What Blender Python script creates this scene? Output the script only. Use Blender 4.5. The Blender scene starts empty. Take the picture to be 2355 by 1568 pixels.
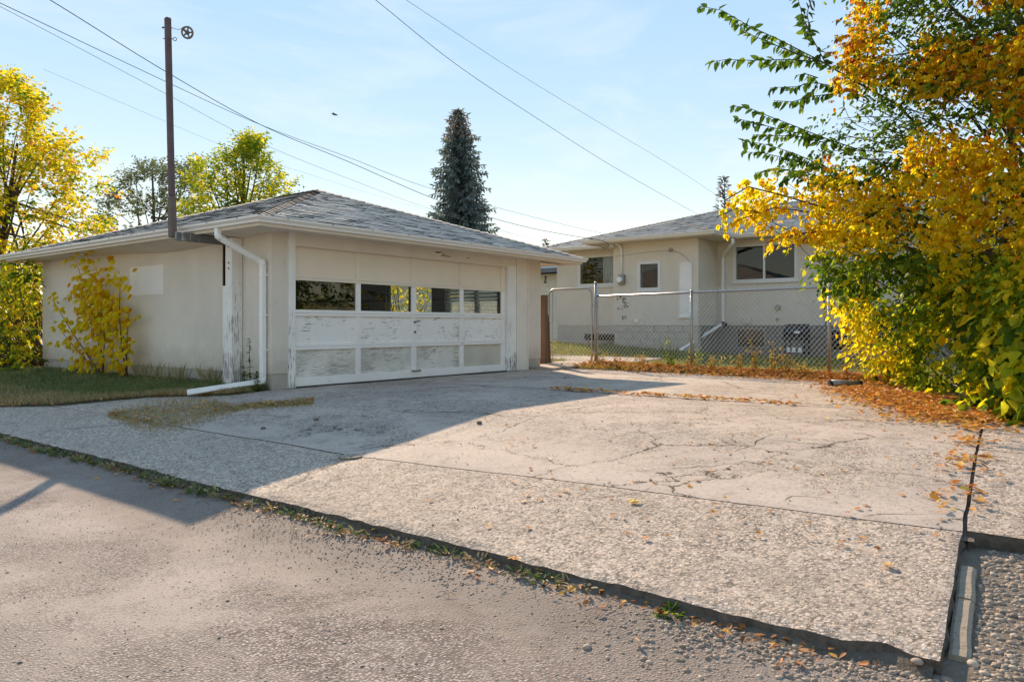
import bpy, math, random
import numpy as np
from mathutils import Vector, noise as mnoise

random.seed(7)
RNG = np.random.default_rng(7)
S = bpy.context.scene
COL = S.collection

# ---------------------------------------------------------------- camera
# World frame: +X runs along the garage door away from the alley, +Y runs along the alley, Z up, Z=0 at the garage slab.
CZ = 0.915
FX, CX, CY = 1700.0, 1177.0, 748.0
UX, UY = 0.614, 0.789
cam_d = bpy.data.cameras.new('camera')
cam = bpy.data.objects.new('camera', cam_d)
COL.objects.link(cam)
cam.location = (0, 0, CZ)
cam.rotation_euler = (math.radians(90), 0, -math.atan2(UY, UX))
cam_d.sensor_width = 36.0
cam_d.lens = 36.0 * FX / 2354.0
cam_d.shift_y = -(784 - CY) / 2354.0
cam_d.clip_start = 0.05
cam_d.clip_end = 3000
S.camera = cam

# ---------------------------------------------------------------- light
SUN = Vector((1.16, 1.50, 1.0)).normalized()
SUN_EL = math.asin(SUN.z)
SUN_AZ = math.atan2(SUN.y, SUN.x)
world = bpy.data.worlds.new('World')
S.world = world
world.use_nodes = True
wn = world.node_tree
for nd in list(wn.nodes):
    wn.nodes.remove(nd)
sky = wn.nodes.new('ShaderNodeTexSky')
sky.sky_type = 'NISHITA'
sky.sun_disc = False
sky.sun_elevation = SUN_EL
sky.sun_rotation = math.pi / 2 - SUN_AZ
sky.air_density = 1.0
sky.dust_density = 0.0
sky.ozone_density = 1.2
bg = wn.nodes.new('ShaderNodeBackground')
bg.inputs['Strength'].default_value = 0.10
wo = wn.nodes.new('ShaderNodeOutputWorld')
# soft shoulder on the sky's brightness, the same curve for the whole dome
def vmath(op, a, b):
    nd = wn.nodes.new('ShaderNodeVectorMath'); nd.operation = op
    for i, v in enumerate((a, b)):
        if isinstance(v, tuple): nd.inputs[i].default_value = v
        else: wn.links.new(v, nd.inputs[i])
    return nd.outputs[0]
gam = wn.nodes.new('ShaderNodeGamma'); gam.inputs['Gamma'].default_value = 0.20
wn.links.new(vmath('MULTIPLY', sky.outputs[0], (.1, .1, .1)), gam.inputs['Color'])
hsv = wn.nodes.new('ShaderNodeHueSaturation'); hsv.inputs['Saturation'].default_value = 3.7; hsv.inputs['Hue'].default_value = .510
wn.links.new(vmath('MULTIPLY', gam.outputs[0], (3.85, 3.85, 3.85)), hsv.inputs['Color'])
# faint high cirrus over the whole dome
tcw = wn.nodes.new('ShaderNodeTexCoord'); mpw = wn.nodes.new('ShaderNodeMapping'); mpw.inputs['Scale'].default_value = (1.2, 3.2, 9.0); mpw.inputs['Rotation'].default_value = (0, 0, .5)
wn.links.new(tcw.outputs['Generated'], mpw.inputs['Vector'])
nzw = wn.nodes.new('ShaderNodeTexNoise'); nzw.inputs['Scale'].default_value = 1.6; nzw.inputs['Detail'].default_value = 7; nzw.inputs['Roughness'].default_value = .62; nzw.inputs['Distortion'].default_value = .5
wn.links.new(mpw.outputs[0], nzw.inputs['Vector'])
crw = wn.nodes.new('ShaderNodeMapRange'); crw.inputs[1].default_value = .48; crw.inputs[2].default_value = .78; crw.inputs[3].default_value = 0; crw.inputs[4].default_value = .22
wn.links.new(nzw.outputs[0], crw.inputs[0])
mxw = wn.nodes.new('ShaderNodeMix'); mxw.data_type = 'RGBA'; mxw.inputs[7].default_value = (3.6, 3.7, 3.8, 1)
wn.links.new(crw.outputs[0], mxw.inputs[0]); wn.links.new(hsv.outputs[0], mxw.inputs[6])
wn.links.new(mxw.outputs[2], bg.inputs['Color'])
wn.links.new(bg.outputs[0], wo.inputs['Surface'])
sun_d = bpy.data.lights.new('sun', 'SUN')
sun_d.energy = 2.0
sun_d.angle = math.radians(0.53)
sun_d.color = (1.0, 0.90, 0.77)
sun = bpy.data.objects.new('sun', sun_d)
COL.objects.link(sun)
sun.rotation_euler = (-SUN).to_track_quat('-Z', 'Y').to_euler()
S.view_settings.view_transform = 'Standard'
S.view_settings.look = 'None'
S.view_settings.gamma = 1.0
S.view_settings.use_curve_mapping = False
S.view_settings.use_white_balance = True
S.view_settings.white_balance_temperature = 8200
S.view_settings.white_balance_tint = 14
S.view_settings.exposure = 1.84
S.render.engine = 'CYCLES'
S.cycles.max_bounces = 8
S.cycles.transparent_max_bounces = 16

# ---------------------------------------------------------------- measuring helpers
def ray(px, py):
    xn, yn = (px - CX) / FX, (py - CY) / FX
    return UX * xn + UY, -UY * xn + UX, -yn
def at_n(px, py, n):
    a, b, c = ray(px, py); t = n / a
    return Vector((n, b * t, CZ + c * t))
def at_w(px, py, w):
    a, b, c = ray(px, py); t = w / b
    return Vector((a * t, w, CZ + c * t))
def at_d(px, py, d):
    a, b, c = ray(px, py)
    return Vector((a * d, b * d, CZ + c * d))
def sstep(t):
    t = min(1, max(0, t)); return t * t * (3 - 2 * t)
def zt(n, w):
    """height of the ground"""
    if n < 2.9: return -0.335
    z = -0.235 * (1 - min(1, (n - 2.9) / 3.3))
    if n > 12.5:
        z += min(.36, max(.03, .03 + .055 * (w - 7.5))) * sstep((n - 12.5) / 7.0)
    return z
def at_g(px, py):
    """point of the ground seen at a measured position"""
    z = -0.1
    for _ in range(12):
        a, b, c = ray(px, py); t = (z - CZ) / c
        z = 0.5 * z + 0.5 * zt(a * t, b * t)
    return Vector((a * t, b * t, z))

# ---------------------------------------------------------------- object helpers
def put(o, label=None, cat=None, group=None, kind=None):
    if label: o['label'] = label
    if cat: o['category'] = cat
    if group: o['group'] = group
    if kind: o['kind'] = kind
    return o
WORLD = {}
def empty(name, loc, label=None, cat=None, group=None, kind=None):
    o = bpy.data.objects.new(name, None); COL.objects.link(o)
    o.empty_display_size = 0.1
    o.location = loc; WORLD[o.name] = Vector(loc)
    return put(o, label, cat, group, kind)
def org(parent):
    v = Vector((0, 0, 0))
    while parent is not None:
        v += parent.location; parent = parent.parent
    return v
def link(name, me, mat=None, parent=None, loc=None, **kw):
    o = bpy.data.objects.new(name, me); COL.objects.link(o)
    if parent is not None: o.parent = parent
    if loc is not None: o.location = loc
    if mat is not None and len(me.materials) == 0:
        for m in (mat if isinstance(mat, (list, tuple)) else [mat]): me.materials.append(m)
    return put(o, **kw)

class MB:
    def __init__(s): s.v = []; s.f = []; s.m = []
    def face(s, pts, mi=0):
        b = len(s.v); s.v += [tuple(p) for p in pts]; s.f.append(tuple(range(b, b + len(pts)))); s.m.append(mi); return s
    def box(s, x0, x1, y0, y1, z0, z1, mi=0):
        x0, x1 = sorted((x0, x1)); y0, y1 = sorted((y0, y1)); z0, z1 = sorted((z0, z1))
        b = len(s.v)
        s.v += [(x, y, z) for z in (z0, z1) for y in (y0, y1) for x in (x0, x1)]
        for q in ((0, 2, 3, 1), (4, 5, 7, 6), (0, 1, 5, 4), (2, 6, 7, 3), (0, 4, 6, 2), (1, 3, 7, 5)):
            s.f.append(tuple(b + i for i in q)); s.m.append(mi)
        return s
    def bar(s, p, q, a, b_, up=(0, 0, 1), mi=0):
        p, q = Vector(p), Vector(q); d = (q - p).normalized(); up = Vector(up)
        if abs(d.dot(up)) > .98: up = Vector((1, 0, 0))
        r = d.cross(up).normalized(); u = r.cross(d).normalized()
        b = len(s.v)
        for e in (p, q):
            for i, j in ((-1, -1), (1, -1), (1, 1), (-1, 1)):
                s.v.append(tuple(e + r * (i * a / 2) + u * (j * b_ / 2)))
        for f in ((0, 3, 2, 1), (4, 5, 6, 7), (0, 1, 5, 4), (1, 2, 6, 5), (2, 3, 7, 6), (3, 0, 4, 7)):
            s.f.append(tuple(b + i for i in f)); s.m.append(mi)
        return s
    def tube(s, pts, r, k=8, mi=0, cap=True):
        pts = [Vector(p) for p in pts]; n = len(pts)
        rs = r if isinstance(r, (list, tuple)) else [r] * n
        b = len(s.v); side = None
        for i, p in enumerate(pts):
            d = (pts[min(i + 1, n - 1)] - pts[max(i - 1, 0)]).normalized()
            if side is None:
                up = Vector((0, 0, 1)) if abs(d.z) < .95 else Vector((1, 0, 0))
                side = d.cross(up).normalized()
            else:
                side = (side - d * side.dot(d)).normalized()
            o2 = d.cross(side)
            for j in range(k):
                a = 2 * math.pi * (j + .5) / k
                s.v.append(tuple(p + side * (math.cos(a) * rs[i]) + o2 * (math.sin(a) * rs[i])))
        for i in range(n - 1):
            for j in range(k):
                s.f.append((b + i * k + j, b + i * k + (j + 1) % k, b + (i + 1) * k + (j + 1) % k, b + (i + 1) * k + j)); s.m.append(mi)
        if cap:
            s.f.append(tuple(b + j for j in range(k))[::-1]); s.m.append(mi)
            s.f.append(tuple(b + (n - 1) * k + j for j in range(k))); s.m.append(mi)
        return s
    def ring(s, c, nrm, R, r, k=16, kk=6, mi=0):
        c, nrm = Vector(c), Vector(nrm).normalized()
        a = nrm.orthogonal().normalized(); b = nrm.cross(a)
        pts = [c + a * (R * math.cos(2 * math.pi * i / k)) + b * (R * math.sin(2 * math.pi * i / k)) for i in range(k + 1)]
        return s.tube(pts, r, kk, mi, cap=False)
    def mesh(s, name, off=Vector((0, 0, 0)), smooth=False):
        me = bpy.data.meshes.new(name)
        me.from_pydata([(x - off[0], y - off[1], z - off[2]) for x, y, z in s.v], [], s.f)
        if any(s.m): me.polygons.foreach_set('material_index', s.m)
        if smooth: me.polygons.foreach_set('use_smooth', [True] * len(s.f))
        me.validate(); me.update()
        return me
    def build(s, name, mat, parent=None, smooth=False, bevel=0, **kw):
        off = org(parent)
        loc = None
        if parent is None and s.v:
            a = np.array(s.v); loc = Vector(((a[:, 0].min() + a[:, 0].max()) / 2, (a[:, 1].min() + a[:, 1].max()) / 2, a[:, 2].min()))
            off = loc
        o = link(name, s.mesh(name, off, smooth), mat, parent, loc, **kw)
        if bevel:
            b = o.modifiers.new('edge', 'BEVEL'); b.width = bevel; b.segments = 2; b.limit_method = 'ANGLE'; b.angle_limit = .6
        return o

def np_mesh(name, V, F, attr=None, smooth=False, attr2=None):
    me = bpy.data.meshes.new(name)
    V = np.ascontiguousarray(V, dtype=np.float32); F = np.ascontiguousarray(F, dtype=np.int32)
    k = F.shape[1]
    me.vertices.add(len(V)); me.vertices.foreach_set('co', V.ravel())
    me.loops.add(F.size); me.loops.foreach_set('vertex_index', F.ravel())
    me.polygons.add(len(F))
    me.polygons.foreach_set('loop_start', np.arange(0, F.size, k, dtype=np.int32))
    me.polygons.foreach_set('loop_total', np.full(len(F), k, dtype=np.int32))
    if smooth: me.polygons.foreach_set('use_smooth', np.ones(len(F), dtype=bool))
    me.update(calc_edges=True)
    if attr is not None:
        a = me.attributes.new('hue', 'FLOAT', 'FACE'); a.data.foreach_set('value', np.ascontiguousarray(attr, dtype=np.float32))
    return me

# ---------------------------------------------------------------- material helpers
class NT:
    def __init__(s, name):
        s.mat = bpy.data.materials.new(name); s.mat.use_nodes = True
        s.t = s.mat.node_tree
        for n in list(s.t.nodes): s.t.nodes.remove(n)
        s.out = s.t.nodes.new('ShaderNodeOutputMaterial')
        s._co = None
    def n(s, typ, **kw):
        nd = s.t.nodes.new('ShaderNode' + typ)
        for k, v in kw.items():
            if k in nd.inputs: s.set(nd.inputs[k], v)
            else: setattr(nd, k, v)
        return nd
    def set(s, inp, v):
        if isinstance(v, bpy.types.NodeSocket): s.t.links.new(v, inp)
        elif isinstance(v, bpy.types.Node): s.t.links.new(v.outputs[0], inp)
        else: inp.default_value = v
    def co(s, scale=(1, 1, 1), rot=(0, 0, 0)):
        if s._co is None: s._co = s.n('TexCoord').outputs['Object']
        m = s.n('Mapping'); s.set(m.inputs['Vector'], s._co); m.inputs['Scale'].default_value = scale; m.inputs['Rotation'].default_value = rot
        return m.outputs[0]
    def noise(s, scale, detail=4, rough=.55, vec=None, dist=0):
        nd = s.n('TexNoise'); s.set(nd.inputs['Vector'], vec if vec is not None else s.co())
        nd.inputs['Scale'].default_value = scale; nd.inputs['Detail'].default_value = detail; nd.inputs['Roughness'].default_value = rough
        nd.inputs['Distortion'].default_value = dist
        return nd.outputs[0]
    def vor(s, scale, feature='F1', vec=None, rnd=1):
        nd = s.n('TexVoronoi'); nd.feature = feature
        s.set(nd.inputs['Vector'], vec if vec is not None else s.co()); nd.inputs['Scale'].default_value = scale
        nd.inputs['Randomness'].default_value = rnd
        return nd
    def ramp(s, fac, stops, interp='LINEAR'):
        nd = s.n('ValToRGB'); s.set(nd.inputs[0], fac); cr = nd.color_ramp; cr.interpolation = interp
        while len(cr.elements) < len(stops): cr.elements.new(.5)
        for e, (p, c) in zip(cr.elements, stops):
            e.position = p; e.color = (c, c, c, 1) if isinstance(c, (int, float)) else (c[0], c[1], c[2], 1)
        return nd.outputs[0]
    def mix(s, fac, a, b, mode='MIX'):
        nd = s.n('Mix'); nd.data_type = 'RGBA'; nd.blend_type = mode
        s.set(nd.inputs[0], fac)
        for i, v in ((6, a), (7, b)):
            if isinstance(v, (tuple, list)): v = (v[0], v[1], v[2], 1)
            s.set(nd.inputs[i], v)
        return nd.outputs[2]
    def math(s, op, a, b=0.0, clamp=False):
        nd = s.n('Math'); nd.operation = op; nd.use_clamp = clamp; s.set(nd.inputs[0], a); s.set(nd.inputs[1], b); return nd.outputs[0]
    def bump(s, h, strength=.3, dist=.02, normal=None):
        nd = s.n('Bump'); s.set(nd.inputs['Height'], h); nd.inputs['Strength'].default_value = strength; nd.inputs['Distance'].default_value = dist
        if normal is not None: s.set(nd.inputs['Normal'], normal)
        return nd.outputs[0]
    def pbr(s, color, rough=.8, normal=None, metal=0, spec=.3):
        p = s.n('BsdfPrincipled')
        s.set(p.inputs['Base Color'], (color[0], color[1], color[2], 1) if isinstance(color, (tuple, list)) else color)
        s.set(p.inputs['Roughness'], rough); p.inputs['Metallic'].default_value = metal; p.inputs['Specular IOR Level'].default_value = spec
        if normal is not None: s.set(p.inputs['Normal'], normal)
        s.t.links.new(p.outputs[0], s.out.inputs['Surface'])
        return s.mat

def M_simple(name, c, rough=.7, var=.15, scale=6, metal=0, spec=.3, bump=.15, bscale=60):
    t = NT(name)
    f = t.noise(scale, 5, .6)
    col = t.mix(f, tuple(x * (1 - var) for x in c), tuple(min(1, x * (1 + var)) for x in c))
    return t.pbr(col, rough, t.bump(t.noise(bscale, 3), bump, .01), metal, spec)

def M_stucco(name, c, stain=(.42, .38, .31)):
    t = NT(name)
    big = t.noise(.9, 4, .6)
    streak = t.noise(1.6, 5, .65, t.co((2, 2, .7)))
    col = t.mix(t.ramp(big, [(.35, 0), (.75, 1)]), c, tuple(x * .88 for x in c))
    col = t.mix(t.ramp(streak, [(.5, 0), (.8, .28)]), col, stain)
    spot = t.noise(7, 6, .75); col = t.mix(t.ramp(spot, [(.56, 0), (.74, .35)]), col, tuple(x * .75 for x in stain))
    zz = t.n('SeparateXYZ'); t.set(zz.inputs[0], t.co()); zb = t.math('ADD', zz.outputs[2], t.math('MULTIPLY', t.noise(3.5, 5, .7), -.55)); col = t.mix(t.ramp(zb, [(.0, .55), (.35, 0)]), col, tuple(x * .7 for x in stain))
    fine = t.noise(160, 2, .7)
    col = t.mix(t.ramp(fine, [(.35, .25), (.6, 0)]), col, tuple(x * .6 for x in c))
    nrm = t.bump(t.noise(110, 4, .7), .55, .012)
    return t.pbr(col, .93, nrm, spec=.1)

def M_paint(name, c=(.74, .72, .67), peel=.5, wood=(.17, .155, .135), axis='x', low=None, dirt=.25):
    """white paint flaking off grey wood along the grain"""
    t = NT(name)
    sc = (2.2, 2.2, 30) if axis == 'x' else (26, 26, 1.6)
    g = t.noise(3.0, 6, .62, t.co(sc), .6)
    patch = t.noise(2.3, 3, .6)
    m = t.math('ADD', g, t.math('MULTIPLY', t.math('SUBTRACT', patch, .5), .55))
    if low:
        z = t.n('SeparateXYZ'); t.set(z.inputs[0], t.co()); zz = z.outputs[2]
        hgt = t.n('MapRange'); t.set(hgt.inputs[0], zz); hgt.inputs[1].default_value = low[0]; hgt.inputs[2].default_value = low[1]
        hgt.inputs[3].default_value = low[2]; hgt.inputs[4].default_value = low[3]
        m = t.math('ADD', m, hgt.outputs[0])
    th = 1.0 - peel
    mask = t.ramp(m, [(th - .012, 0), (th + .012, 1)])
    d = t.noise(1.3, 5, .6)
    base = t.mix(t.ramp(d, [(.4, 0), (.8, dirt * 2)]), c, tuple(x * .62 for x in c))
    gr = t.noise(9, 5, .7, t.co(sc))
    woodc = t.mix(gr, tuple(x * .5 for x in wood), tuple(x * 1.7 for x in wood))
    col = t.mix(mask, base, woodc)
    h = t.math('ADD', t.math('MULTIPLY', mask, -1.0), t.math('MULTIPLY', gr, .3))
    return t.pbr(col, t.mix(mask, (.5, .5, .5), (.9, .9, .9)), t.bump(h, .35, .004), spec=.25)

def M_leaf(name, stops, rough=.45, trans=.45, spec=.3):
    t = NT(name)
    a = t.n('Attribute'); a.attribute_name = 'hue'
    oi = t.n('ObjectInfo')
    fac = a.outputs['Fac']
    col = t.ramp(fac, stops)
    nz = t.noise(14, 3, .6)
    col = t.mix(t.ramp(nz, [(.3, .3), (.7, 0)]), col, (.25, .16, .05), 'MULTIPLY')
    p = t.n('BsdfPrincipled'); t.set(p.inputs['Base Color'], col); p.inputs['Roughness'].default_value = rough; p.inputs['Specular IOR Level'].default_value = spec
    tr = t.n('BsdfTranslucent'); t.set(tr.inputs[0], col)
    mx = t.n('MixShader'); mx.inputs[0].default_value = trans
    t.t.links.new(p.outputs[0], mx.inputs[1]); t.t.links.new(tr.outputs[0], mx.inputs[2])
    t.t.links.new(mx.outputs[0], t.out.inputs['Surface'])
    return t.mat

def M_glass(name, tint=(.9, .93, .93), refl=1.45, dark=None):
    t = NT(name)
    lw = t.n('LayerWeight'); lw.inputs[0].default_value = .5
    fr = t.n('Math'); fr.operation = 'MULTIPLY_ADD'; t.set(fr.inputs[0], t.math('POWER', lw.outputs['Facing'], 4.0)); fr.inputs[1].default_value = .8; fr.inputs[2].default_value = (refl - 1) ** 2 / (refl + 1) ** 2
    gl = t.n('BsdfGlossy'); gl.inputs['Roughness'].default_value = .02; gl.inputs[0].default_value = (1, 1, 1, 1)
    tr = t.n('BsdfTransparent'); tr.inputs[0].default_value = (*tint, 1)
    mx = t.n('MixShader'); t.t.links.new(fr.outputs[0], mx.inputs[0])
    t.t.links.new(tr.outputs[0], mx.inputs[1]); t.t.links.new(gl.outputs[0], mx.inputs[2])
    t.t.links.new(mx.outputs[0], t.out.inputs['Surface'])
    return t.mat

def M_shingle(name, c=(.27, .265, .26)):
    t = NT(name)
    a = t.n('Attribute'); a.attribute_name = 'hue'
    f = t.noise(180, 3, .8)
    big = t.noise(1.1, 5, .65)
    col = t.mix(t.math('MAXIMUM', a.outputs['Fac'], 0.0), tuple(x * .78 for x in c), tuple(x * 1.3 for x in c))
    col = t.mix(t.ramp(big, [(.4, 0), (.75, .35)]), col, (.2, .18, .16))
    col = t.mix(t.ramp(f, [(.4, .5), (.65, 0)]), col, tuple(x * .45 for x in c))
    col = t.mix(t.math('LESS_THAN', a.outputs['Fac'], -.5), col, (.06, .055, .05))  # dark asphalt cut edges, coloured to strengthen the shade lines between courses
    return t.pbr(col, .55, t.bump(f, .25, .003), spec=.3)

def M_concrete(name, c=(.40, .365, .325), agg=1.0, scale=42, dark=.45, smooth_zone=None, stain=True, smoothc=None, cracks=None):
    """exposed aggregate: rounded pebbles in cement, with worn smooth cement patches"""
    t = NT(name)
    wob = t.n('TexNoise'); t.set(wob.inputs['Vector'], t.co()); wob.inputs['Scale'].default_value = 30
    vec = t.n('VectorMath'); vec.operation = 'ADD'; t.set(vec.inputs[0], t.co())
    sc = t.n('VectorMath'); sc.operation = 'SCALE'; t.set(sc.inputs[0], wob.outputs['Color']); sc.inputs['Scale'].default_value = .012
    t.set(vec.inputs[1], sc.outputs[0])
    v1 = t.vor(scale, vec=vec.outputs[0]); v2 = t.vor(scale * 2.3, vec=vec.outputs[0])
    peb = t.ramp(v1.outputs['Distance'], [(.0, 1), (.62, 0)])
    peb2 = t.ramp(v2.outputs['Distance'], [(.0, 1), (.62, 0)])
    g = t.n('SeparateColor'); t.set(g.inputs[0], v1.outputs['Color'])
    pc = t.ramp(g.outputs[0], [(0, tuple(x * .62 for x in c)), (.35, c), (.6, tuple(min(1, x * 1.25) for x in c)), (.8, (c[0] * 1.05, c[1] * .93, c[2] * .84)), (1, tuple(x * 1.45 for x in c))])
    gap = t.ramp(v1.outputs['Distance'], [(.42, 0), (.68, 1)])
    brk = t.ramp(t.noise(11, 5, .7), [(.36, .15), (.6, 1)])
    rock = t.mix(t.math('MULTIPLY', t.math('MULTIPLY', gap, dark * 1.7, True), brk), pc, tuple(x * .33 for x in c))
    smc = smoothc or tuple(x * 1.05 for x in c)
    fine = t.noise(220, 3, .7)
    cem = t.mix(fine, tuple(x * .86 for x in smc), tuple(x * 1.1 for x in smc))
    wear = t.noise(1.4, 6, .68, dist=.4)
    if smooth_zone is not None: wear = t.math('ADD', wear, smooth_zone(t))
    mk = t.ramp(wear, [(.52 - .08, agg), (.52 + .06, agg * .12)])
    col = t.mix(mk, cem, rock)
    if stain:
        st = t.noise(.55, 5, .65); st2 = t.noise(4.5, 5, .7)
        col = t.mix(t.ramp(st, [(.42, 0), (.72, .6)]), col, tuple(x * .68 for x in c))
        col = t.mix(t.ramp(st2, [(.54, 0), (.72, .5)]), col, (.19, .155, .125))
    pit = t.ramp(t.noise(34, 3, .7), [(.57, 0), (.62, 1)])
    col = t.mix(t.math('MULTIPLY', t.math('MULTIPLY', pit, mk), .8), col, tuple(x * .25 for x in c))
    crk = None
    if cracks:
        wv = t.n('TexNoise'); t.set(wv.inputs['Vector'], t.co()); wv.inputs['Scale'].default_value = 2.6; wv.inputs['Detail'].default_value = 6; wv.inputs['Roughness'].default_value = .65
        s2 = t.n('VectorMath'); s2.operation = 'SCALE'; t.set(s2.inputs[0], wv.outputs['Color']); s2.inputs['Scale'].default_value = .55
        a2 = t.n('VectorMath'); a2.operation = 'ADD'; t.set(a2.inputs[0], t.co()); t.set(a2.inputs[1], s2.outputs[0])
        ve = t.vor(cracks, 'DISTANCE_TO_EDGE', a2.outputs[0])
        wdt = t.ramp(t.noise(1.1, 4, .6), [(.42, 0), (.62, 1)])
        crk = t.math('MULTIPLY', t.math('LESS_THAN', ve.outputs['Distance'], t.math('MULTIPLY', wdt, .0075)), 1.0)
        soft = t.math('MULTIPLY', t.ramp(ve.outputs['Distance'], [(0, .35), (.035, 0)]), wdt)
        col = t.mix(soft, col, tuple(x * .5 for x in c)); col = t.mix(crk, col, (.04, .033, .026))
    h = t.math('ADD', t.math('MULTIPLY', t.math('ADD', peb, t.math('MULTIPLY', peb2, .5)), t.math('MULTIPLY', mk, brk)), t.math('ADD', t.math('MULTIPLY', fine, .15), t.math('MULTIPLY', pit, -1.0)))
    if crk is not None: h = t.math('ADD', h, t.math('MULTIPLY', crk, -2.0))
    return t.pbr(col, .9, t.bump(h, .6, .007), spec=.2)

MAT = {}
MAT['stucco'] = M_stucco('garage_stucco', (.80, .72, .615), (.62, .53, .42))
MAT['house_stucco'] = M_stucco('house_stucco', (.76, .68, .575), (.60, .51, .40))
MAT['house_stucco_pale'] = MAT['house_stucco']
MAT['patch'] = M_stucco('patch_paint', (.93, .89, .82), (.85, .8, .72))
MAT['found'] = M_simple('garage_foundation', (.42, .375, .31), .95, .25, 5, bump=.4)
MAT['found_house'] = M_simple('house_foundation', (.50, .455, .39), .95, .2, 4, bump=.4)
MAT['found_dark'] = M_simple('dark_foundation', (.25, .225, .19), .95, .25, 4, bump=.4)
MAT['soffit'] = M_simple('soffit_paint', (.76, .67, .56), .7, .12, 3)
MAT['trim'] = M_paint('trim_paint', (.80, .73, .63), .20, axis='z', dirt=.2)
MAT['trim_worn'] = M_paint('worn_trim_paint', (.88, .85, .80), .36, axis='z', low=(.0, 1.2, .10, -.08))
MAT['post_worn'] = M_paint('weathered_post', (.82, .79, .74), .42, (.30, .28, .26), axis='z', low=(.2, 2.0, .12, -.18))
MAT['door_top'] = M_paint('door_paint_upper', (.85, .74, .60), .12, axis='x', dirt=.12)
MAT['door_mid'] = M_paint('door_paint_middle', (.90, .865, .81), .38, (.30, .265, .22), axis='x', dirt=.12)
MAT['door_low'] = M_paint('door_paint_lower', (.78, .74, .66), .44, (.40, .355, .295), axis='x', dirt=.45)
MAT['door_dirty'] = M_paint('door_paint_bare', (.62, .56, .46), .25, (.34, .29, .22), axis='x', dirt=.5)
MAT['door_rail'] = M_paint('door_rail_paint', (.90, .865, .81), .30, (.40, .36, .30), axis='x', dirt=.15)
MAT['gutter'] = M_simple('gutter_metal', (.80, .77, .72), .35, .06, 3, spec=.5, bump=.05)
MAT['gutter_in'] = M_simple('gutter_inside', (.12, .12, .12), .7)
MAT['white'] = M_simple('white_metal', (.84, .83, .80), .4, .06, 4, spec=.5, bump=.06)
MAT['fascia'] = M_simple('fascia_paint', (.74, .67, .57), .6, .1, 5)
MAT['shingle'] = M_shingle('roof_shingle', (.72, .625, .53))
MAT['shingle_house'] = M_shingle('house_shingle', (.68, .60, .52))
MAT['cap'] = M_simple('cap_shingle', (.36, .335, .31), .95, .3, 30, spec=.05)
MAT['roof_under'] = M_simple('roof_felt', (.10, .098, .095), .9)
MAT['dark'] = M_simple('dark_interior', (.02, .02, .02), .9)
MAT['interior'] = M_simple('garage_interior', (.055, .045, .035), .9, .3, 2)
MAT['glass'] = M_glass('window_glass')
MAT['glass_house'] = M_glass('house_glass', (.75, .78, .78), 1.4)
MAT['frame'] = M_simple('window_frame_paint', (.70, .69, .66), .5, .08, 8)
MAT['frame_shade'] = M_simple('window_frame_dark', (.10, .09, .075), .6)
MAT['curtain'] = M_simple('curtain_cloth', (.80, .80, .78), .9, .08, 3)
MAT['blind'] = M_leaf('blind_slat', [(0, (.85, .86, .84)), (1, (.85, .86, .84))], .6, .7)
MAT['steel'] = M_simple('galvanised_steel', (.36, .36, .355), .42, .15, 20, metal=.75, spec=.5, bump=.05)
MAT['wire'] = M_simple('galvanised_wire', (.66, .66, .64), .4, .1, 20, metal=.35, spec=.5, bump=.02)
MAT['rust'] = M_simple('rusty_paint', (.12, .08, .078), .7, .35, 7, bump=.3)
MAT['rust_grey'] = M_simple('rusty_sleeve', (.15, .115, .095), .75, .35, 9, bump=.3)
MAT['brown'] = M_simple('brown_steel', (.075, .035, .02), .6, .3, 8)
MAT['board'] = M_simple('brown_board', (.16, .10, .068), .75, .3, 9)
MAT['old_wood'] = M_paint('old_grey_wood', (.36, .35, .33), .62, (.10, .095, .09), axis='z')
MAT['iron'] = M_simple('old_iron', (.17, .15, .12), .6, .3, 30, metal=.3)
MAT['cable'] = M_simple('cable_black', (.05, .055, .065), .6)
MAT['cable_grey'] = M_simple('cable_grey', (.16, .17, .19), .6)
MAT['black'] = M_simple('black_enamel', (.018, .018, .02), .35, .2, 6, spec=.5)
MAT['bark'] = M_simple('bark', (.085, .065, .05), .95, .4, 14, bump=.8, bscale=25)
MAT['twig'] = M_simple('twig_bark', (.10, .06, .035), .9, .35, 20)
MAT['siding'] = M_simple('neighbour_siding', (.80, .74, .63), .6, .08, 3)
MAT['metalbits'] = M_simple('dull_metal', (.28, .27, .25), .4, .25, 20, metal=.6)
MAT['dirt'] = M_simple('soil', (.17, .135, .105), 1, .4, 12, bump=.9, bscale=50)
MAT['far_ground'] = M_simple('bounce_ground', (.36, .30, .23), 1, .2, .5)  # far ground made paler to bounce warm light onto the shaded walls
MAT['bank'] = M_simple('bank_soil', (.12, .095, .072), 1, .5, 18, bump=1.0, bscale=70)
MAT['crack'] = M_simple('crack_soil', (.055, .046, .036), 1, .5, 30, bump=.6)
MAT['rock'] = M_simple('grey_rock', (.22, .20, .17), .9, .35, 8, bump=.5)

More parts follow.
